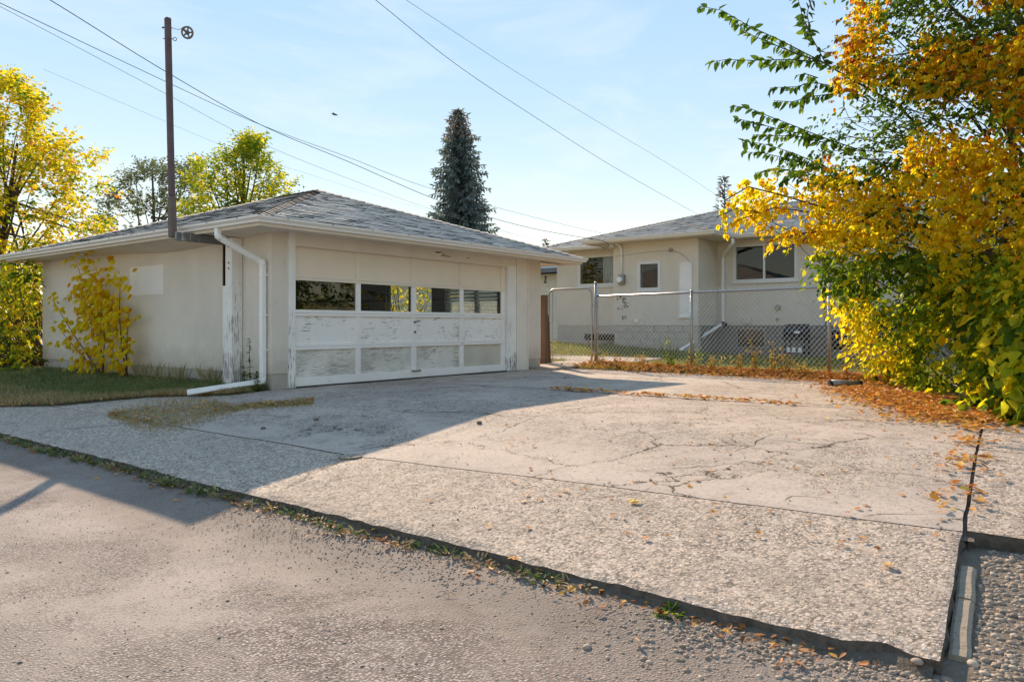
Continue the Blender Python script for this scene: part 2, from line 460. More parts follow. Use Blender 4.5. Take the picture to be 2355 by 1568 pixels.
# alley, gravelly asphalt with sandy drifts
def alley_mat():
    t = NT('alley_asphalt')
    v1 = t.vor(84); v2 = t.vor(190)
    g = t.n('SeparateColor'); t.set(g.inputs[0], v1.outputs['Color'])
    c = (.295, .255, .232)
    pc = t.ramp(g.outputs[0], [(0, (.17, .138, .128)), (.3, (.31, .248, .225)), (.6, (.39, .303, .262)), (.85, (.45, .37, .325)), (1, (.58, .52, .47))])
    gap = t.ramp(v1.outputs['Distance'], [(.35, 0), (.66, 1)])
    rock = t.mix(t.math('MULTIPLY', gap, .9), pc, (.09, .075, .066))
    fine = t.noise(260, 3, .75)
    sand = t.mix(fine, (.335, .278, .245), (.455, .385, .34))
    drift = t.noise(.62, 6, .66, dist=.6)
    mk = t.ramp(drift, [(.43, 1), (.58, .14)])
    col = t.mix(mk, sand, rock)
    trk = t.noise(2.2, 4, .6, t.co((1.0, .10, 1)), .3)
    col = t.mix(t.ramp(trk, [(.42, 0), (.56, .5)]), col, t.mix(fine, (.40, .345, .30), (.30, .25, .215)))
    oil = t.noise(1.7, 5, .7, dist=.8); col = t.mix(t.ramp(oil, [(.57, 0), (.70, .5)]), col, (.15, .12, .108))
    tone = t.noise(.5, 4, .6)
    col = t.mix(t.ramp(tone, [(.4, 0), (.7, .35)]), col, (.30, .24, .22), 'MIX')
    # dark brown dirt over the asphalt along the slab edge
    z = t.n('SeparateXYZ'); t.set(z.inputs[0], t.n('NewGeometry').outputs['Position'])
    e = t.math('ADD', z.outputs[0], t.math('MULTIPLY', t.math('SUBTRACT', t.noise(1.6, 5, .7), .5), 1.3))
    col = t.mix(t.ramp(t.math('MULTIPLY', e, .25), [(.49, 0), (.66, .62)]), col, (.19, .145, .115))
    pit = t.ramp(t.noise(70, 3, .75), [(.58, 0), (.64, 1)])
    col = t.mix(t.math('MULTIPLY', pit, .75), col, (.085, .068, .06))
    h = t.math('ADD', t.math('MULTIPLY', t.ramp(v1.outputs['Distance'], [(0, 1), (.6, 0)]), mk), t.math('MULTIPLY', t.ramp(v2.outputs['Distance'], [(0, 1), (.6, 0)]), .35))
    return t.pbr(col, .92, t.bump(h, .8, .006), spec=.2)
MAT['alley'] = alley_mat()

def zone_front(t):
    return -.25
def zone_rear(t):
    # smooth trowelled margin beside the joint, rougher further back
    z = t.n('SeparateXYZ'); t.set(z.inputs[0], t.n('NewGeometry').outputs['Position'])
    e = t.math('ADD', z.outputs[0], t.math('MULTIPLY', z.outputs[1], .085))
    return t.ramp(t.math('MULTIPLY', e, .1), [(.44, .22), (.475, .10), (.50, -.09), (.9, -.05)])
MAT['slab_front'] = M_concrete('slab_coarse_aggregate', (.48, .392, .325), 1.0, 60, .6, zone_front)
MAT['slab_rear'] = M_concrete('slab_worn_concrete', (.475, .39, .325), .95, 64, .55, zone_rear, smoothc=(.505, .41, .345), cracks=.8)
MAT['slab_left'] = M_concrete('slab_grey_aggregate', (.53, .435, .355), 1.0, 60, .5, zone_front)
MAT['slab_smooth'] = M_concrete('slab_smooth', (.51, .415, .34), .85, 60, .5, cracks=.8)
MAT['slab_side'] = M_simple('slab_side', (.105, .088, .072), 1, .85, 22, bump=1.0, bscale=45, spec=.05)
MAT['kerb'] = M_concrete('kerb_concrete', (.31, .25, .19), .25, 60, .3)
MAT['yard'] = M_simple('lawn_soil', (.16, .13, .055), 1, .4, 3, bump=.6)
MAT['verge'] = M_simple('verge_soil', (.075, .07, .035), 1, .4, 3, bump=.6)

def M_pebble(name, lo, hi):
    t = NT(name)
    a = t.n('Attribute'); a.attribute_name = 'hue'
    f = t.noise(60, 3)
    col = t.ramp(a.outputs['Fac'], [(0, lo), (.4, tuple((x + y) / 2 for x, y in zip(lo, hi))), (.7, (.36, .255, .195)), (1, hi)])
    col = t.mix(t.math('MULTIPLY', f, .4), col, tuple(x * .5 for x in lo))
    return t.pbr(col, .75, spec=.3)
MAT['pebble'] = M_pebble('river_pebble', (.20, .15, .115), (.52, .42, .325))
MAT['crumb'] = M_pebble('asphalt_crumb', (.10, .08, .07), (.50, .42, .36))

GREENS = [(0, (.025, .058, .014)), (.3, (.075, .17, .022)), (.5, (.30, .42, .025)), (.66, (.92, .78, .05)), (.80, (.93, .62, .035)), (.90, (.82, .34, .03)), (1, (.40, .12, .03))]
MAT['leaf'] = M_leaf('tree_leaf', GREENS, .55, .70, .2)
MAT['leaf_elm'] = M_leaf('elm_leaf', GREENS, .62, .5, .15)
MAT['leaf_far'] = M_leaf('far_leaf', GREENS, .5, .6)
MAT['leaf_dull'] = M_leaf('dull_leaf', [(0, (.09, .12, .065)), (.5, (.17, .21, .10)), (1, (.32, .31, .14))], .5, .5)
MAT['litter'] = M_leaf('fallen_leaf', [(0, (.17, .08, .04)), (.3, (.56, .20, .05)), (.6, (.84, .34, .055)), (.8, (.78, .45, .10)), (1, (.76, .60, .14))], .6, .35)
MAT['needle'] = M_leaf('spruce_needle', [(0, (.08, .12, .11)), (.5, (.15, .21, .21)), (.85, (.28, .37, .38)), (1, (.26, .17, .12))], .6, .5)
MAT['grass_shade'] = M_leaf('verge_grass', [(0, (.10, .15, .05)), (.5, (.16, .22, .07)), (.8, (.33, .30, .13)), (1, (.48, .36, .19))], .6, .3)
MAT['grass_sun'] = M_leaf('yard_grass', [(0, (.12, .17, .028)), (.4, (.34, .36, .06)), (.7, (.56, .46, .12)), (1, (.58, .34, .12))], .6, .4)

# ---------------------------------------------------------------- leaf clouds
def norm(a): return a / np.maximum(np.linalg.norm(a, axis=1, keepdims=True), 1e-6)
def leaf_cloud(P, D, Nn, L, W, hue, fold=.18, curl=.15):
    """P base points, D directions, Nn normals, L lengths, W widths -> two quads per leaf"""
    P, D = np.asarray(P, float), norm(np.asarray(D, float)); Nn = np.asarray(Nn, float)
    Sd = norm(np.cross(D, Nn)); U = np.cross(Sd, D)
    L = np.asarray(L, float)[:, None]; W = np.asarray(W, float)[:, None]
    prof = [(0, 0, 0), (.30, .46, fold), (.68, .36, fold * .7), (1.0, 0, 0)]
    V = []
    mid = [P, P + D * L - U * (L * curl)]
    l1 = P + D * L * .30 + Sd * W * .5 + U * W * fold; r1 = P + D * L * .30 - Sd * W * .5 + U * W * fold
    l2 = P + D * L * .68 + Sd * W * .38 + U * (W * fold * .6 - L * curl * .35); r2 = P + D * L * .68 - Sd * W * .38 + U * (W * fold * .6 - L * curl * .35)
    V = np.stack([mid[0], mid[1], l1, l2, r1, r2], axis=1).reshape(-1, 3)
    k = np.arange(len(P))[:, None] * 6
    F = np.concatenate([k + np.array([[0, 1, 3, 2]]), k + np.array([[0, 4, 5, 1]])], axis=1).reshape(-1, 4)
    return V, F, np.repeat(np.asarray(hue, float), 2)

class Leaves:
    def __init__(s): s.P = []; s.D = []; s.N = []; s.L = []; s.W = []; s.H = []
    def add(s, p, d, n, l, w, h):
        s.P.append(tuple(p)); s.D.append(tuple(d)); s.N.append(tuple(n)); s.L.append(l); s.W.append(w); s.H.append(min(1, max(0, h)))
    def spray(s, p, d, length, k, ll, hue, jit=.06, droop=.35, wr=.5):
        """a twig with alternating leaves"""
        p = Vector(p); d = Vector(d).normalized()
        side = d.cross(Vector((0, 0, 1)));
        if side.length < .05: side = Vector((1, 0, 0))
        side.normalize()
        pts = []
        for i in range(k):
            t = (i + .5) / k
            q = p + d * (length * t) + Vector((0, 0, -1)) * (droop * length * t * t * .5)
            sg = random.choice((-1, 1))
            q = q + Vector((random.gauss(0, .02), random.gauss(0, .02), random.gauss(0, .025)))
            ld = d * random.uniform(.1, .9) + side * (sg * random.uniform(.5, 1.0)) + Vector((random.gauss(0, .3), random.gauss(0, .3), -random.uniform(.1, 1.1) * (droop + .3)))
            nn = Vector((random.gauss(0, .5), random.gauss(0, .5), random.uniform(.3, 1)))
            l = ll * random.uniform(.5, 1.25)
            s.add(q, ld, nn, l, l * wr * random.uniform(.85, 1.2), hue + random.gauss(0, jit))
            pts.append(q)
        return pts
    def palm(s, p, d, ll, hue, jit=.05, k=5):
        """a creeper leaf: five leaflets from one point"""
        d = Vector(d).normalized(); up = Vector((random.gauss(0, .4), random.gauss(0, .4), 1)).normalized()
        side = d.cross(up).normalized(); h = hue + random.gauss(0, jit)
        for i in range(k):
            a = (i - (k - 1) / 2) * random.uniform(.5, .75)
            ld = d * math.cos(a) + side * math.sin(a) + Vector((0, 0, -random.uniform(.2, .8)))
            l = ll * (1 - .12 * abs(i - (k - 1) / 2)) * random.uniform(.8, 1.15)
            s.add(Vector(p) + Vector((random.gauss(0, .01), random.gauss(0, .01), 0)), ld, up + Vector((random.gauss(0, .3), random.gauss(0, .3), 0)), l, l * .5, h + random.gauss(0, .025))
    def build(s, name, mat, parent=None, kind='stuff', fold=.18, curl=.15, **kw):
        V, F, H = leaf_cloud(s.P, s.D, s.N, s.L, s.W, s.H, fold, curl)
        V = V - np.array(org(parent))[None, :]
        return link(name, np_mesh(name, V, F, H, True), mat, parent, kind=kind, **kw)
    def single(s, idx, name, mat, parent):
        """the leaves idx as objects of their own"""
        off = org(parent)
        for i in idx:
            p = s.P[i]
            V, F, H = leaf_cloud([(0, 0, 0)], [s.D[i]], [s.N[i]], [s.L[i]], [s.W[i]], [s.H[i]])
            link(name, np_mesh(name, V, F, H, True), mat, parent, Vector(p) - off)
    def drop(s, idx):
        idx = set(idx); keep = [i for i in range(len(s.P)) if i not in idx]
        for a in ('P', 'D', 'N', 'L', 'W', 'H'):
            x = getattr(s, a); setattr(s, a, [x[i] for i in keep])

def to_px(p):
    f = p[0] * UY + p[1] * UX; x = p[0] * UX - p[1] * UY
    return CX + FX * x / f, CY - FX * (p[2] - CZ) / f, f

def grass(area, n, hfun, mat, name, h=(.03, .09), hue=lambda x, y: random.random(), w=.006, lean=.6, parent=None, **kw):
    """blades: area() -> (n, w) sample or None"""
    V = []; H = []
    c = 0; tries = 0
    while c < n and tries < n * 6:
        tries += 1
        q = area()
        if q is None: continue
        x, y = q; z = hfun(x, y)
        hh = random.uniform(*h); a = random.random() * 6.283; l = random.random() * lean * hh; b = random.random() * 6.283
        dx, dy = math.cos(a) * w, math.sin(a) * w
        tx, ty = x + math.cos(b) * l, y + math.sin(b) * l
        V += [(x - dx, y - dy, z), (x + dx, y + dy, z), (x + (tx - x) * .45 + dx * .6, y + (ty - y) * .45 + dy * .6, z + hh * .62), (tx, ty, z + hh)]
        H.append(hue(x, y)); c += 1
    F = np.arange(len(V)).reshape(-1, 4)
    return link(name, np_mesh(name, np.array(V), F, np.array(H)), mat, parent, **kw)

# ================================================================ THE GROUND
def sheet(name, ns, ws, zf, mat, kind='structure', parent=None, **kw):
    V = np.array([(n, w, zf(n, w)) for n in ns for w in ws]); a, b = len(ns), len(ws)
    i, j = np.meshgrid(np.arange(a - 1), np.arange(b - 1), indexing='ij'); q = (i * b + j).ravel()
    F = np.stack([q, q + b, q + b + 1, q + 1], axis=1)
    return link(name, np_mesh(name, V, F, None, True), mat, parent, kind=kind, **kw)
def az(n, w):
    return -.335 + .040 * sstep((n - 2.35) / .5)
def rough(n, w, s=1.0, a=.01):
    return a * mnoise.noise(Vector((n * s, w * s, 3.7)))
sheet('ground', [-600, -100, -20, 0, 40, 100, 600], [-600, -100, -20, 0, 60, 100, 600], lambda n, w: -.62, MAT['far_ground'])
sheet('alley_road', list(np.linspace(-8, 3.05, 90)), list(np.linspace(-14, 34, 200)), lambda n, w: az(n, w) + rough(n, w, .8, .012) + rough(n, w, 3, .004), MAT['alley'])
sheet('side_ground', list(np.linspace(2.85, 4.6, 25)), list(np.linspace(-14, .55, 60)), lambda n, w: -.293 + .06 * (n - 2.85) + rough(n, w, 2.2, .012), MAT['dirt'])

# ---- driveway slabs
def edge_front(w):   # broken front edge of the slab
    return 2.90 + .022 * mnoise.noise(Vector((w * 1.3, 0, 0))) + .014 * mnoise.noise(Vector((w * 5, 1, 0))) + .005 * mnoise.noise(Vector((w * 13, 2, 0))) + (.05 * max(0, 1 - abs(w - .62) / .13) if w < .8 else 0)
def edge_side(n):    # side of the slab towards the gravel
    return .395 + .072 * (n - 2.9) + .007 * mnoise.noise(Vector((n * 4, 5, 0)))
def joint1(w): return 4.03 + .085 * (4.65 - w) if w < 4.65 else 4.03
def joint2(w): return 8.65
def col_joint(n): return 4.36 + .26 * (n - 2.9) / 1.2 if n < 4.1 else 4.62
drive = empty('driveway', (2.9, 4.5, -.3), kind='structure')
def slab(nf, nb, wr, wl, mat, du, dv, dz=0.0, thick=.14, gap=.005):
    """nf(w), nb(w): front and back edges; wr(n), wl(n): right and left edges"""
    nmid = (nf(4) + nb(4)) / 2
    a = max(3, int((nb(4) - nf(4)) / du)); b = max(3, int((wl(nmid) - wr(nmid)) / dv))
    V = []; top = []
    for i in range(a + 1):
        for j in range(b + 1):
            s_, t_ = i / a, j / b
            w = wr(nmid) * (1 - t_) + wl(nmid) * t_
            n0 = nf(w) + gap; n1 = nb(w) - gap
            n = n0 * (1 - s_) + n1 * s_
            w = (wr(n) + gap) * (1 - t_) + (wl(n) - gap) * t_
            z = zt(max(n, 2.901), w) + dz + rough(n, w, .9, .012) + rough(n, w, 4, .003)
            if i == 0 and nf is edge_front: z -= .010 + .012 * mnoise.noise(Vector((n * 9, w * 9, 1)))
            elif min(i, a - i, j, b - j) == 0: z -= .004
            V.append((n, w, z))
    F = []
    for i in range(a):
        for j in range(b):
            q = i * (b + 1) + j
            F.append((q, q + b + 1, q + b + 2, q + 1))
    rim = [j for j in range(b + 1)] + [i * (b + 1) + b for i in range(1, a + 1)] + [a * (b + 1) + j for j in range(b - 1, -1, -1)] + [i * (b + 1) for i in range(a - 1, 0, -1)]
    m = len(rim); prev = list(rim); lev = 3
    for q in range(1, lev + 1):
        cur = []
        for k, r in enumerate(rim):
            x, y, z = V[r]; nb_ = V[rim[(k + 1) % m]]; pb_ = V[rim[k - 1]]
            tx, ty = nb_[0] - pb_[0], nb_[1] - pb_[1]; L_ = math.hypot(tx, ty) or 1
            o_ = (.020 * mnoise.noise(Vector((x * 9, y * 9, q * 2.3))) + .010 * mnoise.noise(Vector((x * 30, y * 30, q * 5.1))) - .008) if nf is edge_front else 0
            cur.append(len(V)); V.append((x + ty / L_ * o_, y - tx / L_ * o_, z - thick * q / lev))
        for k in range(m): F.append((prev[k], prev[(k + 1) % m], cur[(k + 1) % m], cur[k]))
        prev = cur
    off = org(drive)
    me = bpy.data.meshes.new('slab'); me.from_pydata([(x - off.x, y - off.y, z - off.z) for x, y, z in V], [], F); me.update(); me.materials.append(mat); me.materials.append(MAT['slab_side'])
    me.polygons.foreach_set('material_index', [0] * (a * b) + [1] * (m * lev))
    return link('slab', me, None, drive)
slab(edge_front, joint1, edge_side, col_joint, MAT['slab_front'], .05, .025)
slab(edge_front, joint1, col_joint, lambda n: 10.6, MAT['slab_left'], .06, .06, -.004)
slab(edge_front, joint1, lambda n: 10.6, lambda n: 22, MAT['slab_left'], .1, .15, -.008)
slab(joint1, joint2, edge_side, lambda n: 4.62, MAT['slab_rear'], .08, .08, .004)
slab(joint1, joint2, lambda n: 4.62, lambda n: 9.13, MAT['slab_rear'], .08, .08)
slab(joint2, lambda w: 13.15, edge_side, lambda n: 4.62, MAT['slab_rear'], .12, .12, .006)
slab(joint2, lambda w: 13.15, lambda n: 4.62, lambda n: 9.13, MAT['slab_smooth'], .12, .12, .002)
slab(joint1, lambda w: 6.16, lambda n: 9.13, lambda n: 15, MAT['slab_left'], .12, .12, -.006)
# soil showing in the joints and under the slabs
sheet('slab_bed', list(np.linspace(3.02, 13.3, 40)), [0.45 + .072 * 1.5] + list(np.linspace(.9, 22, 40)), lambda n, w: zt(n, w) - .035, MAT['crack'])

sheet('soil_bank', [0, .25, .5, .75, 1], list(np.linspace(.42, 12, 420)), lambda f, w: 0, MAT['bank'])
_b = COL.objects['soil_bank'].data
for v in _b.vertices:
    f, w = v.co.x, v.co.y; wd_ = .13 + .07 * mnoise.noise(Vector((w * 1.7, 3, 3))); n = edge_front(w) + .03 - wd_ * (1 - f)
    v.co = (n, w, az(n, w) - .012 + f * (.040 + .022 * mnoise.noise(Vector((w * 3, 8, 2)))) + .010 * mnoise.noise(Vector((w * 20, n * 20, 2))))
sheet('gap_soil', list(np.linspace(4.3, 9, 30)), [0, 1, 2], lambda n, w: 0, MAT['dirt'])
for v in COL.objects['gap_soil'].data.vertices:
    n, k_ = v.co.x, v.co.y; v.co = (n, edge_side(n) - .05 + .05 * k_, zt(n, 1) - .022 + .012 * mnoise.noise(Vector((n * 9, k_, 2))))
def crack(pts, wd=.012, name='crack', lift=.0045, mat=None, wob=.03):
    P = [at_g(*p) for p in pts]
    Q = []
    for a, b in zip(P[:-1], P[1:]):
        k = max(2, int((b - a).length / .07))
        for i in range(k): Q.append(a.lerp(b, i / k))
    Q.append(P[-1])
    wd *= 1.0
    m = MB(); L = []; R = []
    for i, q in enumerate(Q):
        d = (Q[min(i + 1, len(Q) - 1)] - Q[max(0, i - 1)]).normalized(); s = Vector((-d.y, d.x, 0))
        q = q + s * random.gauss(0, wob * .5)
        t = i / (len(Q) - 1); ww = wd * (.35 + random.random() * .9) * (.25 + 1.5 * min(t, 1 - t) if min(t, 1 - t) < .5 else 1)
        n, w = q.x, q.y
        z = zt(max(n, 2.901), w) + rough(n, w, .9, .012) + rough(n, w, 4, .003) + lift
        L.append((q.x + s.x * ww / 2, q.y + s.y * ww / 2, z)); R.append((q.x - s.x * ww / 2, q.y - s.y * ww / 2, z))
    for i in range(len(Q) - 1): m.face([R[i], R[i + 1], L[i + 1], L[i]])
    return m.build(name, mat or MAT['crack'], drive)
for pts, wd in (
    ([(1600, 999), (1690, 1000), (1760, 993)], .018), ([(1770, 1012), (1850, 1022), (1960, 1030), (2060, 1045)], .018),
    ([(1690, 1040), (1740, 1020), (1770, 1000)], .02),     ([(640, 1128), (700, 1095), (770, 1066), (845, 1036)], .014),
    ([(1480, 1085), (1560, 1078), (1680, 1068), (1790, 1062)], .012),
    ([(860, 940), (960, 950), (1080, 945), (1200, 962)], .02), ([(900, 905), (1020, 890), (1190, 884)], .025),
    ([(1180, 958), (1300, 945), (1420, 925)], .02), ([(700, 960), (820, 955), (930, 968)], .016),
    ([(60, 995), (180, 985), (320, 975)], .025), ([(1900, 1095), (1990, 1080), (2080, 1090)], .012),
    ([(1800, 1150), (1850, 1142), (1890, 1148)], .022), 
    ([(480, 1040), (640, 1020), (780, 1005)], .010), ([(1500, 960), (1600, 965), (1720, 955)], .012),
    ([(1990, 1190), (2060, 1180), (2120, 1184)], .012), ([(1300, 1150), (1420, 1142), (1500, 1120)], .008)):
    crack(pts, wd)

# neighbouring apron beyond the gravel
apron = MB()
for i, (n0, n1) in enumerate(((4.37, 6.35), (6.37, 8.9))):
    b = MB(); k = 14
    V = []; 
    def wr2(n): return edge_side(n) - .016
    def zz(n, w): return zt(n, w) + .008 + rough(n, w, 1.1, .010)
    for a in range(k):
        for c in range(k):
            na, nb_ = n0 + (n1 - n0) * a / k, n0 + (n1 - n0) * (a + 1) / k
            f0, f1 = c / k, (c + 1) / k
            pts = []
            for n, f in ((na, f0), (na, f1), (nb_, f1), (nb_, f0)):
                w = wr2(n) - 5.5 * f; pts.append((n, w, zz(n, w)))
            b.face(pts[::-1])
    for c in range(k):
        f0, f1 = c / k, (c + 1) / k
        p, q = (n0, wr2(n0) - 5.5 * f0), (n0, wr2(n0) - 5.5 * f1)
        b.face([(p[0], p[1], zz(*p)), (q[0], q[1], zz(*q)), (q[0], q[1], zz(*q) - .16), (p[0], p[1], zz(*p) - .16)], 1)
        na, nb_ = n0 + (n1 - n0) * f0, n0 + (n1 - n0) * f1
        p, q = (na, wr2(na)), (nb_, wr2(nb_))
        b.face([(q[0], q[1], zz(*q)), (p[0], p[1], zz(*p)), (p[0], p[1], zz(*p) - .16), (q[0], q[1], zz(*q) - .16)], 1)
    if i == 0: ap = empty('neighbour_apron', (4.4, -2, -.2), kind='structure')
    o = b.build('slab', [MAT['slab_front'], MAT['slab_side']], ap)

# concrete edging strip beside the slab
def edging(n0, n1, off, label):
    m = MB(); k = 44
    for i in range(k):
        na, nb_ = n0 + (n1 - n0) * i / k, n0 + (n1 - n0) * (i + 1) / k
        ring = []
        for n in (na, nb_):
            j = .0025 * mnoise.noise(Vector((n * 5, 9, off))) + .0012 * mnoise.noise(Vector((n * 45, 9, off))); w1 = edge_side(n) - .004 - off + j; w0 = w1 - .068 + j * 1.5; zt_ = zt(n, w1) - .036 + j * 1.5
            ring.append([(n, w1, zt_ - .008), (n, w1 - .012, zt_), (n, w0 + .014, zt_), (n, w0, zt_ - .01), (n, w0 - .01, zt_ - .2), (n, w1, zt_ - .2)])
        for c in range(5):
            m.face([ring[0][c], ring[1][c], ring[1][c + 1], ring[0][c + 1]])
        if i == 0: m.face(ring[0])
        if i == k - 1: m.face(ring[1][::-1])
    o = m.build('edging_strip', MAT['kerb'], smooth=False)
    put(o, label, 'edging strip', 'concrete edging strips beside the driveway')
edging(3.06, 3.58, 0.004, 'longer pale concrete edging strip beside the corner of the driveway')
edging(3.60, 3.98, 0.0, 'short pale concrete edging strip between the longer strip and the neighbouring slab')

# verge lawn by the garage and yard lawn behind the fence
VERGE_EDGE = [(3.55, 30), (3.6, 11.5), (4.2, 10.75), (5.0, 10.3), (5.35, 9.7), (5.6, 9.25), (6.0, 9.16)]
def verge_min(w):
    pts = sorted([(b, a) for a, b in VERGE_EDGE])
    for (w0, n0), (w1, n1) in zip(pts[:-1], pts[1:]):
        if w0 <= w <= w1: return n0 + (n1 - n0) * (w - w0) / (w1 - w0)
    return 3.55 if w > 11 else 6.0
def vz(n, w): return zt(n, w) + .03 + .02 * mnoise.noise(Vector((n * 1.5, w * 1.5, 0)))
V = []
ws_ = list(np.linspace(9.18, 12, 24)) + list(np.linspace(12.3, 30, 30)); k = 14
for w in ws_:
    e = verge_min(w) + .07 * mnoise.noise(Vector((w * 3, 0, 9)))
    for i in range(k + 1):
        n = e + (6.19 - e) * i / k
        z = vz(n, w) if i else zt(n, w) - .005
        V.append((n, w, z))
F = np.array([(a * (k + 1) + i, a * (k + 1) + i + 1, (a + 1) * (k + 1) + i + 1, (a + 1) * (k + 1) + i) for a in range(len(ws_) - 1) for i in range(k)])[:, ::-1]
link('verge_lawn', np_mesh('verge_lawn', np.array(V), F, None, True), MAT['verge'], kind='structure')
sheet('back_lawn', list(np.linspace(13.1, 21.6, 30)) + [24, 30, 60], list(np.linspace(-14, 30, 60)), lambda n, w: zt(n, w) + rough(n, w, 1.2, .03) + .012, MAT['yard'])
sheet('far_lawn', list(np.linspace(6.25, 13.2, 12)), [17.4, 20, 26, 40, 60], lambda n, w: zt(n, w) + .02, MAT['verge'])
sheet('corner_soil', list(np.linspace(8.85, 13.3, 24)), list(np.linspace(-8, .9, 20)), lambda n, w: zt(n, w) + .02, MAT['dirt'])
# walkway through the gate
wk = empty('walkway', (13.5, 9.2, 0), kind='structure')
for n0, n1, w0, w1, dz in ((12.35, 13.55, 8.55, 9.5, .05), (13.57, 15.0, 8.6, 9.85, .045), (15.02, 16.3, 8.1, 11.2, .04), (19.2, 20.6, 11.9, 15.5, .07)):
    m = MB(); zz0 = zt(n0, (w0 + w1) / 2) + dz; zz1 = zt(n1, (w0 + w1) / 2) + dz
    m.face([(n0, w0, zz0), (n1, w0, zz1), (n1, w1, zz1), (n0, w1, zz0)])
    for a, b in (((n0, w0, zz0), (n1, w0, zz1)), ((n1, w0, zz1), (n1, w1, zz1)), ((n1, w1, zz1), (n0, w1, zz0)), ((n0, w1, zz0), (n0, w0, zz0))):
        m.face([a, (a[0], a[1], a[2] - .12), (b[0], b[1], b[2] - .12), b])
    m.build('slab', MAT['slab_smooth'], wk)

# ================================================================ GARAGE
N0, N1, W0, W1 = 6.195, 12.75, 9.15, 17.3
FZ = .22
G = empty('detached_garage', (N0, W0, 0), 'beige stucco hip roofed garage with a peeling white overhead door', 'garage')

def wall_holes(axis, c, a0, a1, z0, z1, holes, t, name, mat, parent, inner=None, sign=1):
    """a wall on plane axis=c with rectangular holes (a0,a1,z0,z1); t thickness towards +sign"""
    As = sorted({a0, a1, *[h[0] for h in holes], *[h[1] for h in holes]}); Zs = sorted({z0, z1, *[h[2] for h in holes], *[h[3] for h in holes]})
    def P(a, z, d): return (c + d * sign, a, z) if axis == 'n' else (a, c + d * sign, z)
    m = MB()
    for i in range(len(As) - 1):
        for j in range(len(Zs) - 1):
            am, zm = (As[i] + As[i + 1]) / 2, (Zs[j] + Zs[j + 1]) / 2
            if any(h[0] < am < h[1] and h[2] < zm < h[3] for h in holes): continue
            for d, mi in ((0, 0), (t, 1 if inner else 0)):
                m.face([P(As[i], Zs[j], d), P(As[i + 1], Zs[j], d), P(As[i + 1], Zs[j + 1], d), P(As[i], Zs[j + 1], d)], mi)
    for h in list(holes) + [(a0, a1, z0, z1)]:
        for (p, q) in (((h[0], h[2]), (h[1], h[2])), ((h[1], h[2]), (h[1], h[3])), ((h[1], h[3]), (h[0], h[3])), ((h[0], h[3]), (h[0], h[2]))):
            if p[1] == q[1] == z0: continue
            m.face([P(p[0], p[1], 0), P(q[0], q[1], 0), P(q[0], q[1], t), P(p[0], p[1], t)])
    return m.build(name, [mat] + ([inner] if inner else []), parent)
T = .14
DX0, DX1 = 6.58, 11.58
WT = 2.32
# walls: alley side, door side, yard side, rear
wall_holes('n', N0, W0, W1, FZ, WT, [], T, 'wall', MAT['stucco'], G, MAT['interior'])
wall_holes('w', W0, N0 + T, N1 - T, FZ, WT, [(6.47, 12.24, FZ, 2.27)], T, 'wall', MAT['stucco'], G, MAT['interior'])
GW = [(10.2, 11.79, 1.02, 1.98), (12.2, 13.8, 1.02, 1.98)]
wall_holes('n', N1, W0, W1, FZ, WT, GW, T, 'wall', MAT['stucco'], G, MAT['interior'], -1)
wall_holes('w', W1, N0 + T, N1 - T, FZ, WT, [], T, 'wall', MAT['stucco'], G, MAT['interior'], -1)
MB().box(N0 + T, N1 - T, W0 + T, W1 - T, -.08, .01).build('interior_floor', MAT['interior'], G)
MB().box(N0 + T, N1 - T, W0 + T, W1 - T, 2.30, 2.33).build('ceiling', MAT['interior'], G)
# foundation: blocks on the alley side, plain elsewhere
blk = {}
def block(parent, p0, p1, mat, name='concrete_block'):
    """an axis-aligned block between two corners"""
    p0, p1 = Vector(p0), Vector(p1); s = p1 - p0; key = (round(s.x, 3), round(s.y, 3), round(s.z, 3), mat.name)
    if key not in blk:
        m = MB().box(-s.x / 2, s.x / 2, -s.y / 2, s.y / 2, -s.z / 2, s.z / 2); me = m.mesh(name); me.materials.append(mat); blk[key] = me
    return link(name, blk[key], None, parent, (p0 + p1) / 2 - org(parent) + Vector((random.gauss(0, .0015), random.gauss(0, .0015), 0)))
MB().box(N0 + .03, N0 + T, W0 + .03, W1, -.3, FZ - .004).build('foundation', MAT['found'], G)
w = W0 + .41
while w < W1 - .1:
    w2 = min(w + .405, W1); block(G, (N0 + .012, w + .005, -.28), (N0 + .1, w2 - .005, FZ - .006), MAT['found']); w = w2
MB().box(N0 + .01, 6.47, W0 + .01, W0 + T, -.3, FZ - .003).build('foundation', MAT['found'], G)
MB().box(12.24, N1 - .01, W0 + .01, W0 + T, -.3, FZ - .003).build('foundation', MAT['found'], G)
MB().box(N0 + .008, N0 + .028, W0 + .008, W0 + .40, -.3, FZ - .003).build('foundation', MAT['found'], G)
MB().box(N1 - T, N1 - .01, W0 + T, W1, -.3, FZ - .003).build('foundation', MAT['found'], G)
MB().box(N0 + T, N1 - T, W1 - T, W1 - .01, -.3, FZ - .003).build('foundation', MAT['found'], G)
# lighter painted patch on the alley wall
pa, pb = at_n(299, 640, N0), at_n(376, 640, N0)
MB().box(N0 - .004, N0 + .004, pb.y, pa.y, at_n(376, 676, N0).z, at_n(376, 608, N0).z).build('paint_patch', MAT['patch'], G, label='pale square of fresh paint')
MB().box(N0 + .22, N0 + .236, W0 - .0035, W0 + .004, FZ, 2.28).build('stucco_seam', MAT['stucco'], G)

